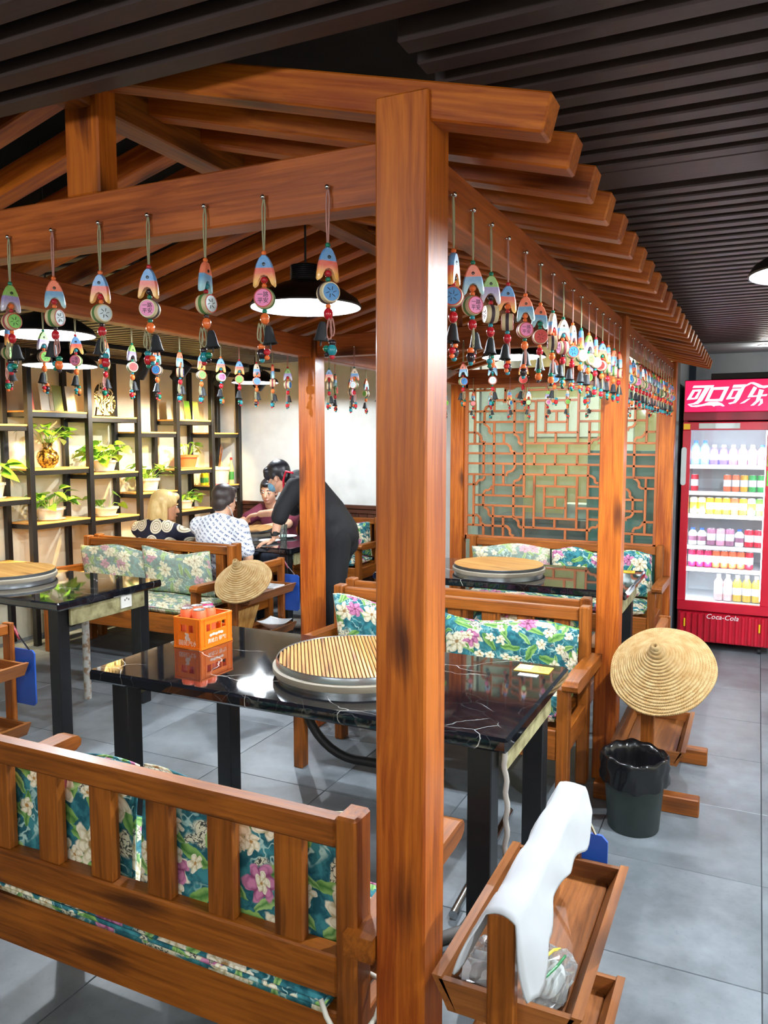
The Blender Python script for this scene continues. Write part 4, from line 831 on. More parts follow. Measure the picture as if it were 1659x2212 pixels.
# ---------------------------------------------------------------- display shelf on the left wall
sh = thing('display_shelf', 'black steel shelf unit with pale wood boards along the left wall', 'shelf', (-5.14, 5.2, 0)); so = Vector((5.14, -5.2, 0))
M_STL = simple('black_steel', (24, 22, 22), 0.35)
YS = [3.06, 3.66, 4.258, 4.849, 5.42, 5.94, 6.467, 6.925]
def sb(n, m, x0, x1, y0, y1, z0, z1, c=0.002):
    o = cbx(n, m, sh, (x1-x0, y1-y0, z1-z0), Vector(((x0+x1)/2, (y0+y1)/2, (z0+z1)/2))+so, c=c); return o
for y in YS:
    sb('front_upright', M_STL, -5.02, -4.975, y-0.022, y+0.022, 0, 2.28); sb('rear_upright', M_STL, -5.29, -5.25, y-0.022, y+0.022, 0, 2.28)
BAY = {0: (1.60, 1.05, 0.6), 1: (1.709, 1.157, 0.66), 2: (1.818, 1.37, 0.952, 0.5), 3: (1.789, 1.315, 0.929, 0.45), 4: (1.664, 1.115, 0.62), 5: (1.785, 1.31, 0.91, 0.5), 6: (1.662, 1.124, 0.6)}
for b, zs in BAY.items():
    y0, y1 = YS[b]+0.022, YS[b+1]-0.022
    for z in zs:
        sb('shelf_board', wood('plank', 'y'), -5.27, -4.985, y0, y1, z-0.014, z); 
        sb('frame_bar', M_STL, -5.01, -4.985, y0, y1, z-0.05, z-0.014); sb('frame_bar', M_STL, -5.285, -5.26, y0, y1, z-0.05, z-0.014)
        for y in (y0, y1-0.02): sb('frame_bar', M_STL, -5.26, -5.01, y, y+0.02, z-0.05, z-0.014)
for y in (-0.02,): sb('top_bar', M_STL, -5.01, -4.985, YS[0], YS[-1], 2.24, 2.28)
# plants
g = G('pothos_leaf'); r_ = g.n('ObjectInfo').outputs['Random']; nz = g.noise(g.obj(), 30.0, 2)
MATS['leaf'] = g.bsdf(col=g.mix(g.ma('MULTIPLY', g.ma('ADD', r_, nz), 0.5), lin((56, 120, 28)), lin((150, 200, 60))), rough=0.4, sss=0.0)
def leaf_mesh():
    m = MB(); prof = [(0.0, 0.0), (0.03, 0.33), (0.2, 0.46), (0.45, 0.4), (0.72, 0.24), (1.0, 0.0)]
    vs = []; fs = []
    for i, (t, w) in enumerate(prof):
        z = -0.35*t*t+0.1*t
        vs += [(-w, t, z+0.16*w), (0, t-0.06*(i == 1), z), (w, t, z+0.16*w)]
    for i in range(len(prof)-1): fs += [(3*i, 3*i+1, 3*i+4, 3*i+3), (3*i+1, 3*i+2, 3*i+5, 3*i+4)]
    m.add(vs, fs); return m.mesh('leaf', MATS['leaf'], 'all')
LEAF = leaf_mesh()
def pot_mesh(r, h, kind):
    m = MB()
    if kind == 'round': prof = [(0.001, 0), (r*0.5, 0), (r*0.9, h*0.2), (r, h*0.42), (r*0.85, h*0.62), (r*0.5, h*0.72), (r*0.42, h*0.8), (r*0.5, h), (r*0.44, h), (r*0.38, h*0.82), (0.001, h*0.8)]
    else: prof = [(0.001, 0), (r*0.72, 0), (r*0.95, h*0.82), (r*1.04, h*0.83), (r*1.06, h), (r*0.98, h), (r*0.9, h*0.85), (0.001, h*0.85)]
    return m.lathe(prof, 28)
def plant(label, x, y, z, pot, r, h, n, spread, up, kind='pot', seed=0, lsz=0.09, saucer=True, name='potted_plant'):
    rn = random.Random(seed); t = thing(name, label, 'plant', (x, y, z), 0, 'potted plants on the display shelf')
    pot_mesh(r, h, kind).obj('pot', pot, t, smooth=True)
    if saucer and kind == 'pot': MB().lathe([(0.001, 0), (r*0.9, 0), (r*1.05, 0.012), (r*1.0, 0.012), (r*0.8, 0.003)], 28).obj('saucer', simple('saucer_white', (226, 220, 208), 0.5), t, smooth=True)
    stm = MB(); bay = max(i for i in range(len(YS)-1) if YS[i] < y); y_lo, y_hi = YS[bay]+0.027-y, YS[bay+1]-0.027-y
    for i in range(n):
        a = rn.uniform(0, 2*PI); rad = spread*math.sqrt(rn.uniform(0.08, 1)); zz = h+up*rn.uniform(0.15, 1.0)*(1.15-0.6*rad/spread)
        p = Vector((math.cos(a)*rad*0.55, math.sin(a)*rad, zz)); b = Vector((math.cos(a)*r*0.3, math.sin(a)*r*0.3, h*0.86))
        s = lsz*rn.uniform(0.7, 1.25); ro = Euler((rn.uniform(-0.5, 0.5)-0.1, rn.uniform(-0.5, 0.5), a-PI/2+rn.uniform(-0.7, 0.7)))
        q = [ro.to_matrix() @ (v.co*s) for v in LEAF.vertices]      # keep every leaf clear of the wall, the board and the uprights
        p.x += max(0.0, -0.168-p.x-min(v.x for v in q)); p.z += max(0.0, 0.008-p.z-min(v.z for v in q))
        p.y += max(0.0, y_lo-p.y-min(v.y for v in q)); p.y -= max(0.0, p.y+max(v.y for v in q)-y_hi)
        mid = (p+b)/2+Vector((0, 0, 0.03)); stm.tube([b, mid, p], 0.0022, 5)
        o = link('leaf', LEAF, t, p, ro); o.scale = (s, s, s)
    stm.obj('stems', simple('stem_green', (110, 150, 50), 0.6), t); return t
WP = simple('pot_cream', (226, 214, 190), 0.5); TC = simple('pot_terracotta', (206, 104, 54), 0.7)
g = G('dark_gold_vase'); g.bsdf(col=g.mix(g.step(g.noise(g.obj(0), 40.0, 3), 0.45, 0.6), lin((60, 40, 14)), lin((190, 150, 70))), rough=0.22, metal=0.55); VASE = g.m
px_ = -5.12
plant('trailing pothos with dark leaves in a white pot at the shelf end', px_, 4.02, 1.158, WP, 0.085, 0.12, 13, 0.16, 0.2, seed=1, lsz=0.13)
plant('pothos growing out of a round dark gold vase', px_, 4.53, 1.371, VASE, 0.085, 0.2, 20, 0.2, 0.2, 'round', seed=2, lsz=0.1)
plant('wide trailing pothos in a low cream pot', px_, 4.53, 0.953, WP, 0.115, 0.1, 26, 0.27, 0.18, seed=3, lsz=0.1)
plant('dense light green pothos in a cream pot with saucer', px_, 5.13, 1.316, WP, 0.105, 0.1, 40, 0.24, 0.2, seed=4, lsz=0.1)
plant('sparse seedling with few pale leaves in a cream pot', px_, 5.13, 0.93, WP, 0.105, 0.08, 5, 0.16, 0.14, seed=5, lsz=0.085)
plant('bushy pothos in a white pot beside the blonde diner', px_, 5.68, 1.116, WP, 0.095, 0.12, 26, 0.22, 0.18, seed=6, lsz=0.1)
plant('small upright pothos in a terracotta pot', px_, 6.22, 1.311, TC, 0.11, 0.13, 14, 0.17, 0.2, seed=7, lsz=0.085)
plant('low spreading pothos in a small cream pot above the diners', px_, 6.16, 0.911, WP, 0.095, 0.09, 16, 0.22, 0.12, seed=8, lsz=0.1)
# menus, plate, bottles and tub
def menu(label, y, z, c, w=0.13, h=0.2, txt=None, rz=0.25, x=-5.08, mark=None, name='menu_card'):
    t = thing(name, label, 'card', (x, y, z), PI/2+rz)
    cbx('stand', simple('acrylic', (220, 220, 210), 0.15), t, (w*0.9, 0.03, 0.006), (0, 0.006, 0.003), c=0.001)
    cbx('sheet', simple('sheet_'+name+str(c), c, 0.45), t, (w, 0.004, h), (0, 0, h/2+0.004), (math.radians(-6), 0, 0), c=0.0005)
    if txt: link('lettering', text_mesh(txt, 0.05, simple('ink_brown', (110, 70, 60), 0.7)), t, (0, -0.004+0.012, h*0.78), (PI/2-math.radians(6), 0, 0))
    ink = simple('ink_soft', (186, 150, 120), 0.7)
    for k in range(5 if txt else 2): cbx('print_line', ink, t, (w*(0.7-0.09*(k % 2)), 0.001, 0.006), (0, 0.006-0.0023*1-0.0002*k, h*(0.56-0.09*k)), (math.radians(-6), 0, 0), c=0)
    if mark:
        for k in range(3): cbx('print_mark', simple('mark'+str(mark), mark, 0.5), t, (w*0.22, 0.0012, h*0.14), ((k-1)*w*0.24, -0.0005+0.0035, h*0.18), (math.radians(-6), 0.3*k, 0), c=0)
    return t
menu('red and white promotion card behind a shelf upright', 4.34, 1.819, (226, 96, 80), 0.09, 0.22, None)
menu('white numbered card between the red card and the olive card', 4.485, 1.819, (240, 228, 206), 0.12, 0.22, '106')
menu('olive green menu card between the two numbered cards', 4.615, 1.819, (150, 160, 90), 0.12, 0.2, None, mark=(170, 40, 30))
menu('white numbered card beside the black shelf upright', 4.745, 1.819, (242, 234, 222), 0.12, 0.2, '107')
menu('pink promotion card with a blue figure on the upper shelf', 6.04, 1.786, (230, 110, 100), 0.1, 0.19, None, mark=(70, 100, 190))
menu('bright green menu card on the upper shelf', 6.2, 1.786, (140, 196, 60), 0.12, 0.18, None)
menu('yellow-green menu card with red fruit on the upper shelf', 6.33, 1.786, (190, 196, 90), 0.12, 0.18, None, mark=(180, 50, 30))
dp = thing('display_plate', 'gold and black swirled glass plate standing on the shelf', 'plate', (-5.08, 5.1, 1.79), PI/2+0.15)
g = G('gold_swirl_glass'); q = g.obj(0); w_ = g.n('TexNoise', {'Vector': q, 'Scale': 7.0, 'Detail': 4.0}).outputs['Color']; wv = g.n('TexWave', {'Vector': g.vm('ADD', q, g.vm('MULTIPLY', w_, (0.35, 0.35, 0.35))), 'Scale': 9.0, 'Distortion': 4.0}).outputs['Color']
wv0 = g.n('SeparateColor', {0: wv}).outputs[0]
col = g.mix(g.step(wv0, 0.35, 0.5), lin((40, 36, 26)), lin((216, 178, 90))); col = g.mix(g.step(wv0, 0.75, 0.85), col, lin((240, 230, 200)))
g.bsdf(col=col, rough=0.12, coat=0.6)
MB().lathe([(0.001, 0), (0.09, 0), (0.135, 0.012), (0.14, 0.02), (0.132, 0.02), (0.09, 0.01), (0.001, 0.01)], 40).obj('dish', g.m, dp, (0, 0, 0.145), (math.radians(82), 0, 0), smooth=True)
for s in (-1, 1): cbx('stand_leg', M_BLACK, dp, (0.012, 0.09, 0.012), (s*0.05, 0.01, 0.006)); cbx('stand_prop', M_BLACK, dp, (0.012, 0.012, 0.07), (s*0.05, 0.035, 0.045), (0.2, 0, 0))
tu = thing('plastic_tub', 'cream plastic tub with a pink base ring on the shelf', 'tub', (-5.12, 6.72, 1.125))
MB().lathe([(0.001, 0.012), (0.1, 0.012), (0.118, 0.15), (0.13, 0.155), (0.13, 0.185), (0.122, 0.185), (0.1, 0.03), (0.001, 0.03)], 36).obj('tub_body', simple('tub_cream', (234, 220, 184), 0.5), tu, smooth=True); MB().lathe([(0.001, 0), (0.108, 0), (0.112, 0.012), (0.001, 0.012)], 36).obj('base_ring', simple('tub_pink', (226, 110, 150), 0.5), tu, smooth=True)
for k, (a, b) in enumerate(((0.02, 0.0), (0.035, 0.01), (0.05, -0.01))): MB().cyl((b, 0.0, 0.1), (b+0.03, a, 0.42-0.03*k), 0.004, n=6).obj('chopstick', wood('bench', 'z'), tu)
def bottle(label, y, z, body, cap, r=0.028, h=0.24, x=-5.15):
    t = thing('sauce_bottle', label, 'bottle', (x, y, z))
    MB().lathe([(0.001, 0), (r, 0), (r, h*0.55), (r*0.9, h*0.62), (r*0.4, h*0.8), (r*0.38, h*0.92)], 20).obj('bottle_body', body, t, smooth=True); MB().lathe([(r*0.45, h*0.9), (r*0.45, h), (0.001, h)], 16).obj('bottle_cap', cap, t, smooth=True)
    MB().lathe([(r*1.01, h*0.15), (r*1.02, h*0.16), (r*1.02, h*0.45), (r*1.01, h*0.46)], 20).obj('bottle_label', simple('label_green', (60, 130, 60), 0.5), t, smooth=True)
bottle('green-capped sauce bottle behind the cream tub', 6.868, 1.125, simple('glass_pale', (196, 186, 130), 0.2), simple('cap_green', (30, 120, 50), 0.4), h=0.3, x=-5.2); bottle('red-capped sauce bottle beside the cream tub', 6.876, 1.125, simple('glass_pale', (196, 186, 130), 0.2), simple('cap_red', (200, 40, 40), 0.4), h=0.28, x=-5.065)
for y, nm in ((6.505, 'yellow cooking oil bottle standing next to the shelf upright'), (6.558, 'yellow cooking oil bottle standing next to the cream tub')): bottle(nm, y, 1.125, simple('oil_yellow', (222, 190, 30), 0.2), simple('cap_yellow', (220, 170, 20), 0.4), 0.026, 0.17)
# track spots that wash the shelf wall
tk = thing('light_track', 'thin black light track under the slatted ceiling by the shelves', 'light track', (-4.4, 5.2, 2.3)); bx('rail', M_BLACK, tk, -0.015, 0.015, -2.2, 1.6, -0.03, 0.0)
for i, y in enumerate((3.5, 4.15, 4.85, 5.3, 5.85, 6.5)):
    t = thing('track_spot', 'black cylinder spotlight aimed at the plant shelves', 'spotlight', (-4.4, y, 2.27), 0, 'black track spotlights')
    tilt = Vector((-0.62, 0.08*(-1)**i, -0.72)).normalized(); q = Vector((0, 0, -1)).rotation_difference(tilt).to_euler()
    MB().cyl((0, 0, 0), (0, 0, -0.075), 0.008, n=8).obj('stem', M_BLACK, t)
    c = Vector((0, 0, -0.107))
    MB().lathe([(0.001, 0.09), (0.05, 0.09), (0.052, 0.085), (0.052, -0.09), (0.044, -0.09), (0.042, -0.05), (0.001, -0.05)], 24).obj('barrel', M_BLACK, t, c, q, smooth=True)
    MB().cyl((0, 0, -0.054), (0, 0, -0.058), 0.038, n=20).obj('lens', emit('spot_lens', (255, 226, 170), 12.0), t, c, q)
    ld = bpy.data.lights.new('spot_light', 'SPOT'); ld.energy = SPOT_W; ld.color = (1.0, 0.74, 0.34); ld.spot_size = math.radians(80); ld.spot_blend = 0.5; ld.shadow_soft_size = 0.03
    o = bpy.data.objects.new('spot_light', ld); COL.objects.link(o); o.parent = t; o.location = c+tilt*0.1; o.rotation_euler = q

# ---------------------------------------------------------------- hanging fish charms
def m_fish(name, a, b, c):
    g = G('fish_'+name); z = g.n('SeparateXYZ', {0: g.n('TexCoord').outputs['Object']}).outputs[2]
    col = g.mix(g.step(z, -0.027, -0.025), lin(b), lin(a)); col = g.mix(g.step(z, -0.052, -0.034), lin(c), col)
    return g.bsdf(col=g.mix(g.ma('MULTIPLY', g.noise(g.obj(), 90.0, 2), 0.25), col, lin((250, 240, 220))), rough=0.35, coat=0.3)
FISH = {'blue and red': m_fish('blue_red', (52, 140, 205), (222, 66, 40), (244, 176, 60)), 'orange and blue': m_fish('orange_blue', (236, 96, 40), (60, 140, 190), (150, 200, 210)),
        'green and purple': m_fish('green_purple', (110, 170, 40), (130, 112, 176), (186, 180, 200)), 'cream and blue': m_fish('cream_blue', (240, 214, 186), (76, 160, 220), (230, 110, 60))}
DRUM = {'pink': (232, 128, 176), 'blue': (52, 130, 190), 'red': (206, 62, 56), 'pale': (206, 220, 224), 'green': (120, 190, 80)}
DM = {k: simple('drum_'+k, v, 0.4) for k, v in DRUM.items()}
BC = [simple('bead_'+n, c, 0.15) for n, c in (('red', (176, 30, 40)), ('green', (20, 110, 84)), ('orange', (226, 108, 50)), ('dark', (44, 30, 34)), ('teal', (40, 130, 140)))]
M_CORD = simple('jute_cord', (150, 144, 112), 0.9); M_CORDP = simple('pink_cord', (170, 120, 110), 0.9); M_BELL = simple('bell_iron', (46, 48, 50), 0.55, metal=0.3); M_DSIDE = simple('drum_side', (208, 190, 148), 0.5); M_INK = simple('drum_ink', (30, 24, 26), 0.6)
half = [(0.004, 0), (0.010, -0.006), (0.016, -0.018), (0.0205, -0.034), (0.0228, -0.05), (0.0232, -0.06), (0.0205, -0.0635), (0.0165, -0.06), (0.0125, -0.05), (0.0075, -0.0425)]
outl = half+[(0, -0.040)]+[(-x, z) for x, z in reversed(half)]
inn = [(x*0.86, -0.031+(z+0.031)*0.93) for x, z in outl]
mf = MB(); nn = len(outl)
mf.add([(x, -0.003, z) for x, z in outl]+[(x, 0.003, z) for x, z in outl]+[(x, -0.0065, z) for x, z in inn]+[(x, 0.0065, z) for x, z in inn],
       [(i, (i+1) % nn, nn+(i+1) % nn, nn+i) for i in range(nn)]+[(i, (i+1) % nn, 2*nn+(i+1) % nn, 2*nn+i) for i in range(nn)]+[(nn+i, nn+(i+1) % nn, 3*nn+(i+1) % nn, 3*nn+i) for i in range(nn)]+[tuple(range(2*nn, 3*nn)), tuple(range(3*nn, 4*nn))])
FISHME = {k: mf.mesh('fish', m, True) for k, m in FISH.items()}
EYE = MB(); EYE.lathe([(0.0035, 0), (0.0035, 0.0015), (0.0016, 0.0018), (0.001, 0.0005)], 10); EYE.xf(Matrix.Rotation(PI/2, 4, 'X')); EYEME = EYE.mesh('eye', simple('eye_ring', (40, 36, 34), 0.3))
dr = MB().lathe([(0.0175, -0.0135), (0.0195, -0.012), (0.0208, 0), (0.0195, 0.012), (0.0175, 0.0135)], 22); dr.xf(Matrix.Rotation(PI/2, 4, 'X')); DRME = dr.mesh('drum', M_DSIDE, True)
db = MB().lathe([(0.0205, -0.004), (0.0214, -0.0035), (0.0216, 0), (0.0214, 0.0035), (0.0205, 0.004)], 22); db.xf(Matrix.Rotation(PI/2, 4, 'X')); BANDME = [db.mesh('drum_band', m, True) for m in (simple('band_dark', (60, 44, 52), 0.6), simple('band_red', (150, 60, 66), 0.6), simple('band_green', (80, 120, 60), 0.6))]
RIMME = []
for m_ in (simple('rim_red', (190, 60, 50), 0.5), simple('rim_cream', (220, 206, 170), 0.5)):
    q = MB()
    for s in (-1, 1): q.lathe([(0.0172, s*0.0128), (0.0188, s*0.0142), (0.0168, s*0.0146)], 22)
    q.xf(Matrix.Rotation(PI/2, 4, 'X')); RIMME.append(q.mesh('drum_rim', m_, True))
FACEME = {k: MB().cyl((0, -0.0138, 0), (0, 0.0138, 0), 0.0172, n=22).mesh('drum_face', m) for k, m in DM.items()}
GLYPH = text_mesh('一路\n平安', 0.0115, M_INK, 0.0002)
q = MB()
for k in range(6): q.tube([(0.004*math.cos(k*1.047), 0.004*math.sin(k*1.047), 0), (0.011*math.cos(k*1.047+0.25), 0.011*math.sin(k*1.047+0.25), 0)], 0.0007, 4)
MOTIF = q.mesh('drum_motif', M_INK)
def bead(r, h=None): return MB().ball((0, 0, 0), (r, r, h or r), 10, 7)
BEAD = {(r, i): bead(r, r*(1.25 if r > 0.0085 else 0.9)).mesh('bead', BC[i], 'all') for r in (0.0055, 0.0075, 0.0095) for i in range(5)}
BELLME = MB().lathe([(0.001, 0), (0.005, 0), (0.008, -0.005), (0.0125, -0.03), (0.0155, -0.036), (0.0135, -0.035), (0.007, -0.008), (0.001, -0.006)], 16).mesh('bell', M_BELL, True)
CLAPME = MB().cyl((0, 0, -0.008), (0, 0, -0.046), 0.0018, n=6).mesh('clapper', M_BELL)
NAILME = MB(); NAILME.cyl((0, 0.006, 0), (0, -0.008, 0), 0.0022, n=6); NAILME.ball((0, -0.009, 0.0), 0.0052, 10, 7); NAILME = NAILME.mesh('nail', M_CHROME, 'all')
def cordm(m):
    c = MB()
    for s in (-1, 1): c.tube([(0, -0.006, 0.003), (s*0.0035, -0.007, -0.02), (s*0.0028, -0.008, -0.06), (s*0.001, -0.008, -0.104)], 0.0017, 6)
    c.tube([(0, -0.008, -0.104), (0, -0.008, -0.26)], 0.0013, 5); return c.mesh('cord', m, 'all')
CORDME = [cordm(M_CORD), cordm(M_CORDP)]
def loopm(m):
    c = MB()
    for k, (w, l, o) in enumerate(((0.008, 0.04, 0.0), (0.006, 0.034, 0.006))):
        c.tube([(o+w*math.sin(a)*(0.35+0.65*(1-math.cos(a))/2), 0.002*k, -l*(1-math.cos(a))/2) for a in [i*2*PI/14 for i in range(14)]], 0.0015, 5, True)
    return c.mesh('cord_loop', m, 'all')
LOOPME = [loopm(M_CORD), loopm(M_CORDP)]
rc = random.Random(12)
def charm(loc, rz, fish, drum, where, group, fr=None, dr_=None, sc=1.0):
    t = thing('fish_charm', '%s fish charm with a %s drum on the %s' % (fish, drum, where), 'wind charm', loc, rz, group); t.scale = (sc, sc, sc)
    c = rc.choice((0, 0, 1)); link('nail', NAILME, t); link('cord', CORDME[c], t)
    def bd(r, i, x, z): link('bead', BEAD[(r, i)], t, (x, -0.008, z))
    bd(0.0055, rc.randrange(3), 0, -0.108)
    f = link('fish', FISHME[fish], t, (0, -0.008, -0.112), (0, rc.uniform(-0.05, 0.05), rc.uniform(-0.9, 0.9) if fr is None else fr))
    for s in (-1, 1): link('eye', EYEME, f, (0, s*0.006, -0.019), (0, 0, 0 if s < 0 else PI))
    bd(0.0075, rc.randrange(5), 0, -0.161); bd(0.0055, rc.randrange(3), 0, -0.172)
    d = link('drum', DRME, t, (0, -0.008, -0.1975), (0, 0, rc.uniform(-1.5, 1.5) if dr_ is None else dr_))
    link('drum_band', rc.choice(BANDME), d); link('drum_rim', rc.choice(RIMME), d); link('drum_face', FACEME[drum], d)
    gm, gn = (GLYPH, 'drum_lettering') if drum == 'pink' else (MOTIF, 'drum_motif')
    link(gn, gm, d, (0, -0.0141, 0), (PI/2, 0, 0)); link(gn, gm, d, (0, 0.0141, 0), (PI/2, 0, PI))
    bd(0.0055, rc.randrange(5), 0, -0.2225); bd(0.0095, rc.choice((0, 0, 2)), 0, -0.237)
    s = rc.choice((-1, 1)); a = rc.uniform(-0.006, 0.006)
    b = link('bell', BELLME, t, (s*0.009, -0.008+a, -0.252), (0, s*-0.12, 0)); link('clapper', CLAPME, b)
    link('cord_loop', LOOPME[c], t, (-s*0.004, -0.012, -0.246), (0, 0, 0 if s < 0 else PI))
    k = rc.randrange(5)
    bd(0.0075, k, -s*0.009, -0.292); bd(0.0095, (k+1) % 5, -s*0.008, -0.306); bd(0.0055, (k+2) % 5, -s*0.008, -0.319)
    bd(0.0075, (k+3) % 5, s*0.004, -0.303); bd(0.0055, k, s*0.004, -0.314)
FK = list(FISH); DK = list(DRUM)
def row(pts, rz, where, group, fs=None, ds=None, frs=None, drs=None):
    for i, p in enumerate(pts):
        charm(p, rz, fs[i] if fs and i < len(fs) else rc.choice((FK[0], FK[0], FK[1], FK[1], FK[2], FK[3])), ds[i] if ds and i < len(ds) else rc.choice(DK), where, group,
              frs[i] if frs and i < len(frs) else None, drs[i] if drs and i < len(drs) else None)
B_, O_, G_, C_ = FK
row([(x, 1.36, 2.077) for x in (-1.63, -1.487, -1.343, -1.203, -1.052, -0.907, -0.761)], 0, 'front beam', 'charms on the front beam', [G_, O_, B_, B_, O_, B_, B_], ['green', 'pale', 'pale', 'pink', 'pale', 'pink', 'blue'],
    [1.3, 0.9, 0.35, 0.3, 1.75, 0.4, 0.95], [1.4, 1.75, 1.3, 0.3, 1.5, 0.35, 0.95])
row([(-0.57, y, 2.079) for y in [1.505, 1.622, 1.748, 1.881, 2.038, 2.194, 2.339]+[2.477+0.135*i for i in range(9)]], PI/2, 'near walkway beam', 'charms on the walkway beam of the near booth', [B_, O_, G_, B_, O_, O_, C_, C_, C_, B_, G_, B_, B_, B_],
    ['blue', 'pink', 'red', 'pale', 'pink', 'red', 'pale', 'pink', 'blue', 'pale', 'green', 'pink'], [0.0, -1.2, -1.2, -1.1, -1.1, -1.0, -0.2], [-1.3, -0.7, -2.5, -2.9, -1.0, -1.1, -2.8])
row([(-0.57, 3.84+0.135*i, 2.079) for i in range(16)], PI/2, 'far walkway beam', 'charms on the walkway beam of the far booth')
row([(-2.235, 1.56+0.142*i, 2.079) for i in range(15)], -PI/2, 'near aisle beam', 'charms on the aisle beam of the near booth')
row([(-2.235, 3.86+0.2*i, 2.079) for i in range(11)], -PI/2, 'far aisle beam', 'charms on the aisle beam of the far booth')
row([(-2.07+0.15*i, 3.69, 2.077) for i in range(10)], 0, 'beam between the booths', 'charms on the cross beam between the booths')
row([(-2.07+0.15*i, 6.02, 2.077) for i in range(10)], 0, 'beam above the lattice', 'charms on the beam above the lattice')

# ---------------------------------------------------------------- people
def fuse(name, segs, mat, root, voxel=0.012, sm=5, parent=None):
    m = MB(); R0 = Vector(root.location)
    for sgm in segs:
        if sgm[0] == 'c':
            _, p, r0, q, r1 = sgm; p, q = Vector(p)-R0, Vector(q)-R0
            m.ball(p, r0, 14, 10); m.ball(q, r1, 14, 10)
            if (q-p).length > 1e-4: m.cyl(p, q, r0, r1, 14)
        else:
            _, c, r, M = sgm; k = len(m.v); m.ball((0, 0, 0), r, 18, 12)
            for i in range(k, len(m.v)): m.v[i] = tuple((M @ Vector(m.v[i]) if M else Vector(m.v[i]))+Vector(c)-R0)
    me = m.mesh(name, mat); o = bpy.data.objects.new(name, me); COL.objects.link(o)
    a = o.modifiers.new('r', 'REMESH'); a.mode = 'VOXEL'; a.voxel_size = voxel; a.use_smooth_shade = True
    b = o.modifiers.new('s', 'SMOOTH'); b.factor = 0.5; b.iterations = sm
    bpy.context.view_layer.update()
    nm = bpy.data.meshes.new_from_object(o.evaluated_get(bpy.context.evaluated_depsgraph_get())); nm.name = name
    bpy.data.objects.remove(o); nm.materials.clear(); nm.materials.append(mat); nm.shade_smooth()
    return link(name, nm, parent or root)
def chain(pts): return [('c', pts[i][0], pts[i][1], pts[i+1][0], pts[i+1][1]) for i in range(len(pts)-1)]
def head_segs(c, M):
    f = lambda x, y, z: M @ Vector((x, y, z))+Vector(c)
    return [('e', f(0, 0.012, 0.03), (0.076, 0.096, 0.093), M), ('e', f(0, -0.018, -0.03), (0.064, 0.074, 0.088), M), ('e', f(0, -0.05, -0.088), (0.034, 0.034, 0.026), M),
            ('c', f(0, -0.088, 0.0), 0.009, f(0, -0.104, -0.032), 0.013), ('e', f(0.077, 0.012, -0.012), (0.011, 0.022, 0.032), M), ('e', f(-0.077, 0.012, -0.012), (0.011, 0.022, 0.032), M),
            ('e', f(0, -0.088, -0.066), (0.024, 0.01, 0.006), M), ('c', f(0, 0.02, -0.05), 0.056, f(0, 0.03, -0.14), 0.054)]
def face(root, body, c, M, hair):
    R0 = Vector(root.location); f = lambda x, y, z: M @ Vector((x, y, z))+Vector(c)-R0
    e = M.to_euler() if hasattr(M, 'to_euler') else (0, 0, 0)
    for s in (-1, 1):
        MB().ball((0, 0, 0), (0.012, 0.006, 0.006), 10, 7).obj('eye', simple('eye_white', (230, 226, 220), 0.3), root, f(s*0.03, -0.086, 0.006), e, smooth='all')
        MB().ball((0, 0, 0), (0.0055, 0.005, 0.0055), 10, 7).obj('iris', simple('iris_dark', (28, 20, 16), 0.2), root, f(s*0.03, -0.0905, 0.006), e, smooth='all')
        MB().tube([(s*0.014, 0, 0), (s*0.03, -0.003, 0.005), (s*0.048, 0.008, 0.0)], 0.004, 6).obj('eyebrow', hair, root, f(0, -0.088, 0.026), e)
    MB().ball((0, 0, 0), (0.024, 0.005, 0.0055), 12, 7).obj('lips', simple('lip', (168, 96, 88), 0.5), root, f(0, -0.0965, -0.066), e, smooth='all')
def hand_segs(w, d, up, side, curl=0.25, L=1.0):
    w = Vector(w); d = Vector(d).normalized(); up = Vector(up); up = (up-d*up.dot(d)).normalized(); s = d.cross(up).normalized()*side
    M = Matrix((s, d, up)).transposed(); out = [('e', w+d*0.045*L, (0.04*L, 0.055*L, 0.017*L), M)]
    for k, (o, l) in enumerate(((-0.03, 0.07), (-0.01, 0.082), (0.011, 0.076), (0.03, 0.058))):
        b = w+d*(0.085-0.004*abs(k-1.2))*L+s*o*L; m = b+(d*math.cos(curl)-up*math.sin(curl)+s*o*2.2)*l*0.52*L; e = m+(d*math.cos(curl*3)-up*math.sin(curl*3)+s*o*1.2)*l*0.48*L
        out += [('c', b, 0.0095*L, m, 0.0088*L), ('c', m, 0.0088*L, e, 0.0072*L)]
    b = w+d*0.03*L-s*0.034*L; m = b+(d*0.6-s*0.7-up*0.15)*0.042*L; e = m+(d*0.95-s*0.25-up*0.2)*0.034*L
    return out+[('c', b, 0.012*L, m, 0.0105*L), ('c', m, 0.0105*L, e, 0.0085*L)]
def Rm(yaw, pitch=0.0, roll=0.0): return Matrix.Rotation(yaw, 3, 'Z') @ Matrix.Rotation(pitch, 3, 'X') @ Matrix.Rotation(roll, 3, 'Y')
SKIN = simple('skin_tone', (226, 172, 140), 0.55, sss=0.08); SKIN2 = simple('skin_tan', (206, 148, 112), 0.55, sss=0.08)
g = G('black_hair'); H_BLK = g.bsdf(col=g.mix(g.noise(g.vm('MULTIPLY', g.obj(0), (80, 80, 20)), 3.0, 3), lin((10, 10, 12)), lin((42, 42, 50))), rough=0.38)
g = G('brown_hair'); H_BRN = g.bsdf(col=g.mix(g.noise(g.vm('MULTIPLY', g.obj(0), (80, 80, 30)), 3.0, 3), lin((26, 18, 18)), lin((64, 50, 46))), rough=0.5)
g = G('blonde_hair'); H_BLO = g.bsdf(col=g.mix(g.noise(g.vm('MULTIPLY', g.obj(0), (60, 60, 8)), 3.0, 3), lin((196, 150, 82)), lin((244, 216, 150))), rough=0.45)
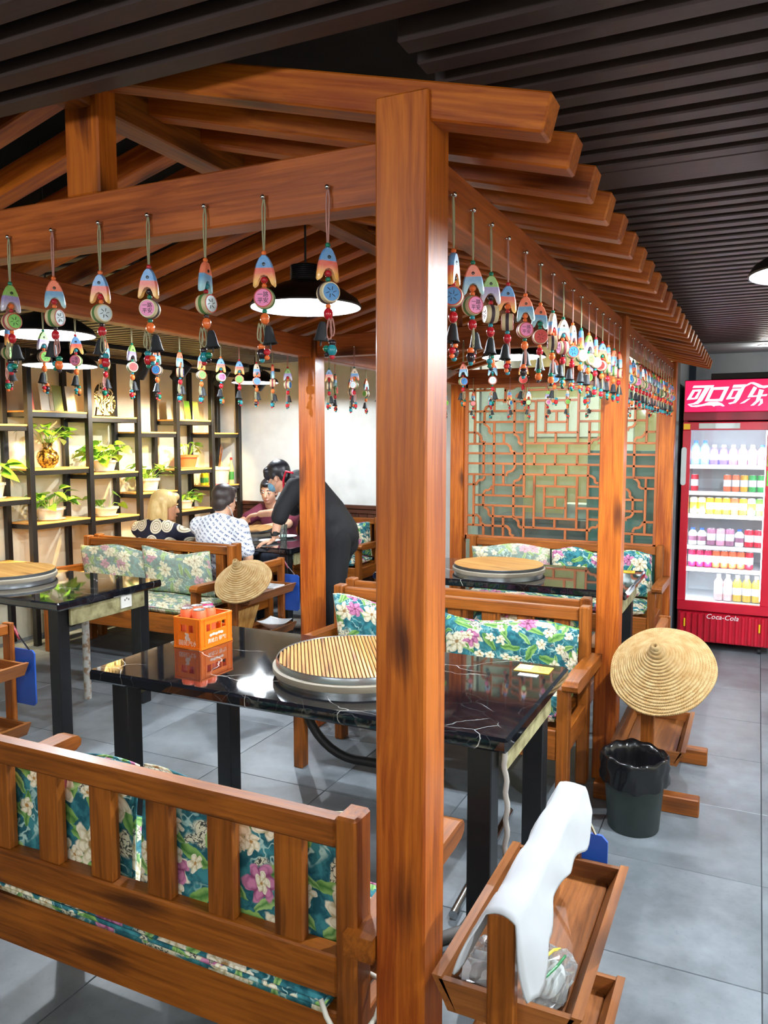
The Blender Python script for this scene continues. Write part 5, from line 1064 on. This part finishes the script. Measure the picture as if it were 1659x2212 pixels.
M_TEE = simple('black_tee', (20, 20, 24), 0.8); M_TROU = simple('black_trousers', (16, 17, 20), 0.85); M_MARO = simple('maroon_cotton', (96, 26, 48), 0.85); M_JEAN = simple('dark_jeans', (40, 46, 62), 0.85); M_SHOE = simple('white_shoe', (226, 226, 222), 0.5)
g = G('white_motif_cotton'); sp = g.n('SeparateXYZ', {0: g.n('TexCoord').outputs['Object']}); ang = g.n('VectorRotate', {'Vector': g.n('CombineXYZ', {0: sp.outputs[0], 1: sp.outputs[2]}).outputs[0], 'Angle': 0.6}, rotation_type='Z_AXIS').outputs[0]
q = g.vm('MULTIPLY', ang, (20.0, 32.0, 0)); fx = g.vm('FRACTION', g.vm('ADD', q, (50, 50, 0))); s2 = g.n('SeparateXYZ', {0: fx})
mk = g.ma('MULTIPLY', g.ma('LESS_THAN', g.ma('ABSOLUTE', g.ma('SUBTRACT', s2.outputs[0], 0.5)), 0.36), g.ma('LESS_THAN', g.ma('ABSOLUTE', g.ma('SUBTRACT', s2.outputs[1], 0.5)), 0.22))
mk = g.ma('MULTIPLY', mk, g.step(g.noise(g.n('TexCoord').outputs['Object'], 160.0, 1), 0.44, 0.5))
M_MOTIF = g.bsdf(col=g.mix(mk, lin((236, 240, 246)), lin((92, 106, 140))), rough=0.85)
g = G('navy_circle_print'); sp = g.n('SeparateXYZ', {0: g.n('TexCoord').outputs['Object']}); q = g.vm('MULTIPLY', g.n('CombineXYZ', {0: g.ma('ADD', sp.outputs[0], g.ma('MULTIPLY', sp.outputs[1], 0.4)), 1: sp.outputs[2]}).outputs[0], (8.0, 8.0, 0))
vo = g.n('TexVoronoi', {'Vector': q, 'Scale': 1.0, 'Randomness': 0.4}, voronoi_dimensions='2D'); d_ = vo.outputs['Distance']
cm_ = g.mix(g.step(g.ma('SINE', g.ma('MULTIPLY', d_, 44.0)), 0.55, 0.7), lin((238, 226, 196)), lin((150, 130, 100)))
M_NAVY = g.bsdf(col=g.mix(g.ma('LESS_THAN', d_, 0.44), lin((22, 22, 42)), cm_), rough=0.85)

def person(label, loc): return thing('person', label, 'person', loc)
# --- the waiter, bent over the table
W = person('waiter in black with a blue face mask leaning on the diners’ table', (-3.1, 5.5, 0))
hc = (-3.56, 5.47, 1.285); HM = Rm(-PI/2+0.12, 0.42)
nb = HM @ Vector((0, 0.03, -0.14))+Vector(hc)
LH = (-3.455, 5.235, 0.80)
segs = head_segs(hc, HM)+chain([(nb, 0.055), ((-3.36, 5.49, 1.26), 0.07), ((-3.2, 5.5, 1.08), 0.11), ((-3.05, 5.5, 0.9), 0.12)])
segs += chain([((-3.33, 5.35, 1.22), 0.05), ((-3.43, 5.28, 1.0), 0.042), ((-3.45, 5.245, 0.835), 0.03)])+hand_segs((-3.455, 5.24, 0.797), (-0.45, -0.6, -0.12), (-0.1, 0, 1), 1, 0.2)
segs += chain([((-3.36, 5.64, 1.2), 0.05), ((-3.52, 5.62, 1.0), 0.042), ((-3.8, 5.56, 0.965), 0.03)])+hand_segs((-3.82, 5.555, 0.965), (-1, -0.12, -0.25), (0, 0, 1), -1, 0.5)
segs += chain([((-3.03, 5.42, 0.86), 0.08), ((-3.04, 5.41, 0.48), 0.055), ((-3.0, 5.43, 0.1), 0.042)])+chain([((-3.02, 5.58, 0.86), 0.08), ((-3.18, 5.6, 0.5), 0.055), ((-3.36, 5.6, 0.1), 0.042)])
fuse('body', segs, SKIN, W, 0.0065, 4)
face(W, None, hc, HM, H_BLK)
f = lambda x, y, z: HM @ Vector((x, y, z))+Vector(hc)
fuse('hair', [('e', f(0, 0.022, 0.05), (0.09, 0.105, 0.095), HM), ('e', f(0, 0.065, -0.01), (0.072, 0.055, 0.075), HM), ('e', f(0.02, -0.05, 0.075), (0.07, 0.04, 0.042), HM), ('e', f(-0.035, -0.066, 0.045), (0.045, 0.03, 0.042), HM), ('e', f(0.035, -0.066, 0.045), (0.045, 0.03, 0.042), HM), ('e', f(0.072, 0.0, 0.02), (0.02, 0.03, 0.04), HM), ('e', f(-0.072, 0.0, 0.02), (0.02, 0.03, 0.04), HM)], H_BLK, W, 0.009, 2)
fuse('face_mask', [('e', f(0, -0.058, -0.052), (0.062, 0.058, 0.05), HM), ('e', f(0, -0.09, -0.03), (0.022, 0.026, 0.02), HM)], simple('mask_blue', (120, 176, 206), 0.7), W, 0.007, 3)
R0 = Vector(W.location)
for s in (-1, 1):
    MB().tube([f(s*0.056, -0.07, -0.025)-R0, f(s*0.074, -0.03, -0.008)-R0, f(s*0.084, 0.02, 0.012)-R0, f(s*0.082, 0.03, -0.02)-R0, f(s*0.07, -0.02, -0.05)-R0, f(s*0.052, -0.06, -0.075)-R0], 0.0016, 5).obj('mask_strap', M_TOWEL, W)
fuse('shirt', chain([((-3.385, 5.49, 1.27), 0.085), ((-3.26, 5.5, 1.15), 0.155), ((-3.12, 5.5, 1.0), 0.16), ((-3.0, 5.5, 0.86), 0.15)])+chain([((-3.33, 5.37, 1.22), 0.085), ((-3.4, 5.29, 1.06), 0.072), ((-3.425, 5.275, 0.98), 0.07)])+chain([((-3.36, 5.63, 1.2), 0.085), ((-3.46, 5.63, 1.07), 0.07), ((-3.5, 5.62, 1.02), 0.068)])+chain([((-3.02, 5.42, 0.86), 0.12), ((-3.0, 5.42, 0.76), 0.115)])+chain([((-3.02, 5.58, 0.86), 0.12), ((-3.0, 5.58, 0.76), 0.115)]), M_TEE, W, 0.014, 5)
fuse('trousers', chain([((-2.99, 5.43, 0.82), 0.12), ((-3.01, 5.41, 0.48), 0.105), ((-3.0, 5.43, 0.12), 0.09)])+chain([((-2.99, 5.57, 0.82), 0.115), ((-3.13, 5.6, 0.5), 0.1), ((-3.3, 5.6, 0.13), 0.085)]), M_TROU, W, 0.014, 5)
for (x, y) in ((-3.04, 5.43), (-3.4, 5.6)): fuse('shoe', [('e', (x-0.05, y, 0.045), (0.125, 0.047, 0.042), None), ('e', (x+0.04, y, 0.06), (0.05, 0.042, 0.055), None)], M_SHOE, W, 0.01, 2)
MB().tube([Vector(p)-R0 for p in ((-3.35, 5.36, 1.33), (-3.42, 5.37, 1.34), (-3.46, 5.39, 1.27), (-3.46, 5.4, 1.17), (-3.44, 5.42, 1.1))], 0.009, 6).obj('lanyard', simple('lanyard_red', (226, 30, 60), 0.6), W, smooth='all')
MB().lathe([(0.034, -0.012), (0.037, -0.012), (0.037, 0.012), (0.034, 0.012)], 20).obj('watch_strap', M_RUB, W, Vector((-3.452, 5.25, 0.85))-R0, (0.2, -0.1, 0))
cbx('watch_case', M_RUB, W, (0.012, 0.036, 0.036), Vector((-3.43, 5.215, 0.852))-R0, (0, 0, -0.9))

def seated(label, loc, yaw, sh_z, head_c, head_M, elbows, hands, shirt, trou, hair_fn, hair, skin, sleeve=0.5, build=1.0, hd=None, facing=1):
    t = person(label, loc); x0, y0, _ = loc; s = facing       # facing +1 looks to +Y
    P_ = lambda x, y, z: Vector((x0+x, y0+s*y, z))
    sw = 0.185*build; neck = head_M @ Vector((0, 0.03, -0.14))+Vector(head_c)
    sg = head_segs(head_c, head_M)+chain([(neck, 0.053), (P_(0, 0.02, sh_z-0.04), 0.07), (P_(0, 0.0, 0.5), 0.11)])
    for k, sx in enumerate((-1, 1)):
        a, e, h = P_(sx*sw, 0.0, sh_z-0.06), Vector(elbows[k]), Vector(hands[k])
        sg += chain([(a, 0.048), (e, 0.04), (h, 0.028)])
        dv = (h-e).normalized(); sg += hand_segs(h, dv+Vector((0, 0, -0.03)), (0, 0, 1), sx*s, 0.12, 0.95)
        sg += chain([(P_(sx*0.09, 0.02, 0.52), 0.08), (P_(sx*0.12, 0.42, 0.5), 0.06), (P_(sx*0.12, 0.42, 0.09), 0.042)])
        sg += [('e', P_(sx*0.12, 0.47, 0.04), (0.045, 0.11, 0.038), None)]
    fuse('body', sg, skin, t, 0.007, 4)
    top = [('e', P_(0, -0.005, sh_z-0.15), (0.2*build, 0.125*build, 0.16), None), ('e', P_(0, -0.01, 0.62), (0.185*build, 0.135*build, 0.2), None)]+chain([(P_(-sw*0.9, 0, sh_z-0.065), 0.072), (P_(0, 0.0, sh_z-0.02), 0.075), (P_(sw*0.9, 0, sh_z-0.065), 0.072)])
    for k, sx in enumerate((-1, 1)):
        a, e = P_(sx*sw, 0.0, sh_z-0.065), Vector(elbows[k]); top += chain([(a, 0.075*build), (a.lerp(e, sleeve), 0.064*build), (a.lerp(e, sleeve+0.2), 0.066*build)])
    fuse('shirt', top, shirt, t, 0.013, 5)
    fuse('trousers', sum([chain([(P_(sx*0.08, 0.0, 0.53), 0.1), (P_(sx*0.12, 0.42, 0.51), 0.075), (P_(sx*0.12, 0.42, 0.14), 0.062)]) for sx in (-1, 1)], []), trou, t, 0.014, 4)
    f = lambda x, y, z: head_M @ Vector((x, y, z))+Vector(head_c)
    fuse('hair', hair_fn(f, head_M), hair, t, 0.009, 2); face(t, None, head_c, head_M, hair); return t
short = lambda f, M: [('e', f(0, 0.024, 0.046), (0.088, 0.1, 0.09), M), ('e', f(0, 0.062, -0.02), (0.074, 0.052, 0.07), M), ('e', f(0.07, 0.02, 0.01), (0.022, 0.04, 0.045), M), ('e', f(-0.07, 0.02, 0.01), (0.022, 0.04, 0.045), M), ('e', f(0, -0.05, 0.085), (0.06, 0.05, 0.03), M)]
bob = lambda f, M: [('e', f(0, 0.024, 0.046), (0.096, 0.108, 0.092), M), ('c', f(0.078, 0.02, 0.03), 0.03, f(0.086, 0.0, -0.1), 0.026), ('c', f(-0.078, 0.02, 0.03), 0.03, f(-0.086, 0.0, -0.1), 0.026), ('c', f(0.05, 0.085, 0.0), 0.045, f(0.05, 0.085, -0.1), 0.036), ('c', f(-0.05, 0.085, 0.0), 0.045, f(-0.05, 0.085, -0.1), 0.036), ('e', f(0, 0.05, -0.055), (0.1, 0.075, 0.085), M), ('c', f(0, 0.095, 0.0), 0.045, f(0, 0.1, -0.11), 0.038), ('e', f(0.03, -0.06, 0.085), (0.06, 0.04, 0.035), M)]
t = seated('diner with short dark hair in a white motif shirt with his back to us', (-3.75, 4.92, 0), PI, 0.985, (-3.74, 4.99, 1.12), Rm(PI-0.15, 0.12), [(-3.97, 5.09, 0.805), (-3.48, 4.92, 0.7)], [(-3.9, 5.25, 0.786), (-3.62, 5.09, 0.62)], M_MOTIF, M_JEAN, short, H_BRN, SKIN, 0.55, 1.03)
MB().tube([(0.05, 0.02, 1.1), (0.075, 0.05, 1.06), (0.085, 0.08, 0.98), (0.1, 0.1, 0.92)], 0.003, 5).obj('mask_strap', M_TOWEL, t)
seated('blonde diner in a navy top with big cream circles, her back to us', (-4.37, 4.92, 0), PI, 0.93, (-4.33, 4.99, 1.055), Rm(PI-0.85, 0.15), [(-4.58, 5.08, 0.8), (-4.15, 5.09, 0.8)], [(-4.5, 5.26, 0.786), (-4.1, 5.26, 0.786)], M_NAVY, M_JEAN, bob, H_BLO, SKIN2, 0.55, 0.95)
seated('diner in a maroon polo shirt facing us beside the waiter', (-4.24, 6.52, 0), 0, 0.955, (-4.29, 6.42, 1.09), Rm(0.25, 0.15), [(-4.5, 6.27, 0.8), (-3.98, 6.27, 0.8)], [(-4.38, 6.0, 0.7815), (-4.12, 6.0, 0.7815)], M_MARO, M_JEAN, short, H_BLK, SKIN, 0.5, 1.05, facing=-1)
# things on the diners' table
POR = simple('porcelain', (238, 240, 240), 0.15)
def plate(label, x, y, r, z=0.751):
    t = thing('round_plate', label, 'plate', (x, y, z), 0, 'white plates on the diners’ table'); MB().lathe([(0.001, 0), (r*0.6, 0), (r*0.95, 0.014), (r, 0.017), (r*0.97, 0.019), (r*0.6, 0.006), (0.001, 0.006)], 32).obj('dish', POR, t, smooth=True); MB().lathe([(r*0.97, 0.0185), (r*1.0, 0.0175), (r*1.01, 0.018), (r*0.98, 0.0195)], 32).obj('rim', POR, t, smooth=True)
plate('white plate in front of the diner in the motif shirt', -3.62, 5.42, 0.09); plate('white plate beside the waiter’s hand', -3.65, 5.73, 0.09); plate('white plate near the maroon shirt', -3.45, 5.83, 0.085); plate('white plate in front of the blonde diner', -4.28, 5.375, 0.06)
lid_ = stove(('round stove ring at the diners’ table', 'square-looking wooden pot lid tilted on the diners’ stove'), -3.92, 5.66, 'board', 0.15); lid_.rotation_euler = (0.12, 0, 0); lid_.location.z += 0.0165
tp = thing('tea_pot', 'dark brown round pot beside the orange crate on the diners’ table', 'pot', (-4.15, 5.6, 0.751)); MB().lathe([(0.001, 0), (0.05, 0), (0.062, 0.02), (0.062, 0.07), (0.05, 0.09), (0.001, 0.09)], 24).obj('pot_body', simple('pot_brown', (58, 36, 26), 0.3), tp, smooth=True); MB().lathe([(0.052, 0.09), (0.054, 0.1), (0.001, 0.104)], 24).obj('pot_lid', POR, tp, smooth=True)
gl = thing('drinking_glass', 'tall drinking glass with a dark straw beside the waiter’s hand', 'glass', (-3.6, 5.6, 0.751)); MB().lathe([(0.001, 0), (0.028, 0), (0.034, 0.13), (0.032, 0.13), (0.026, 0.006), (0.001, 0.006)], 24).obj('tumbler', m_glass(), gl, smooth=True); MB().cyl((0.0, 0, 0.01), (0.022, 0.0, 0.185), 0.004, n=8).obj('straw', M_RUB, gl)
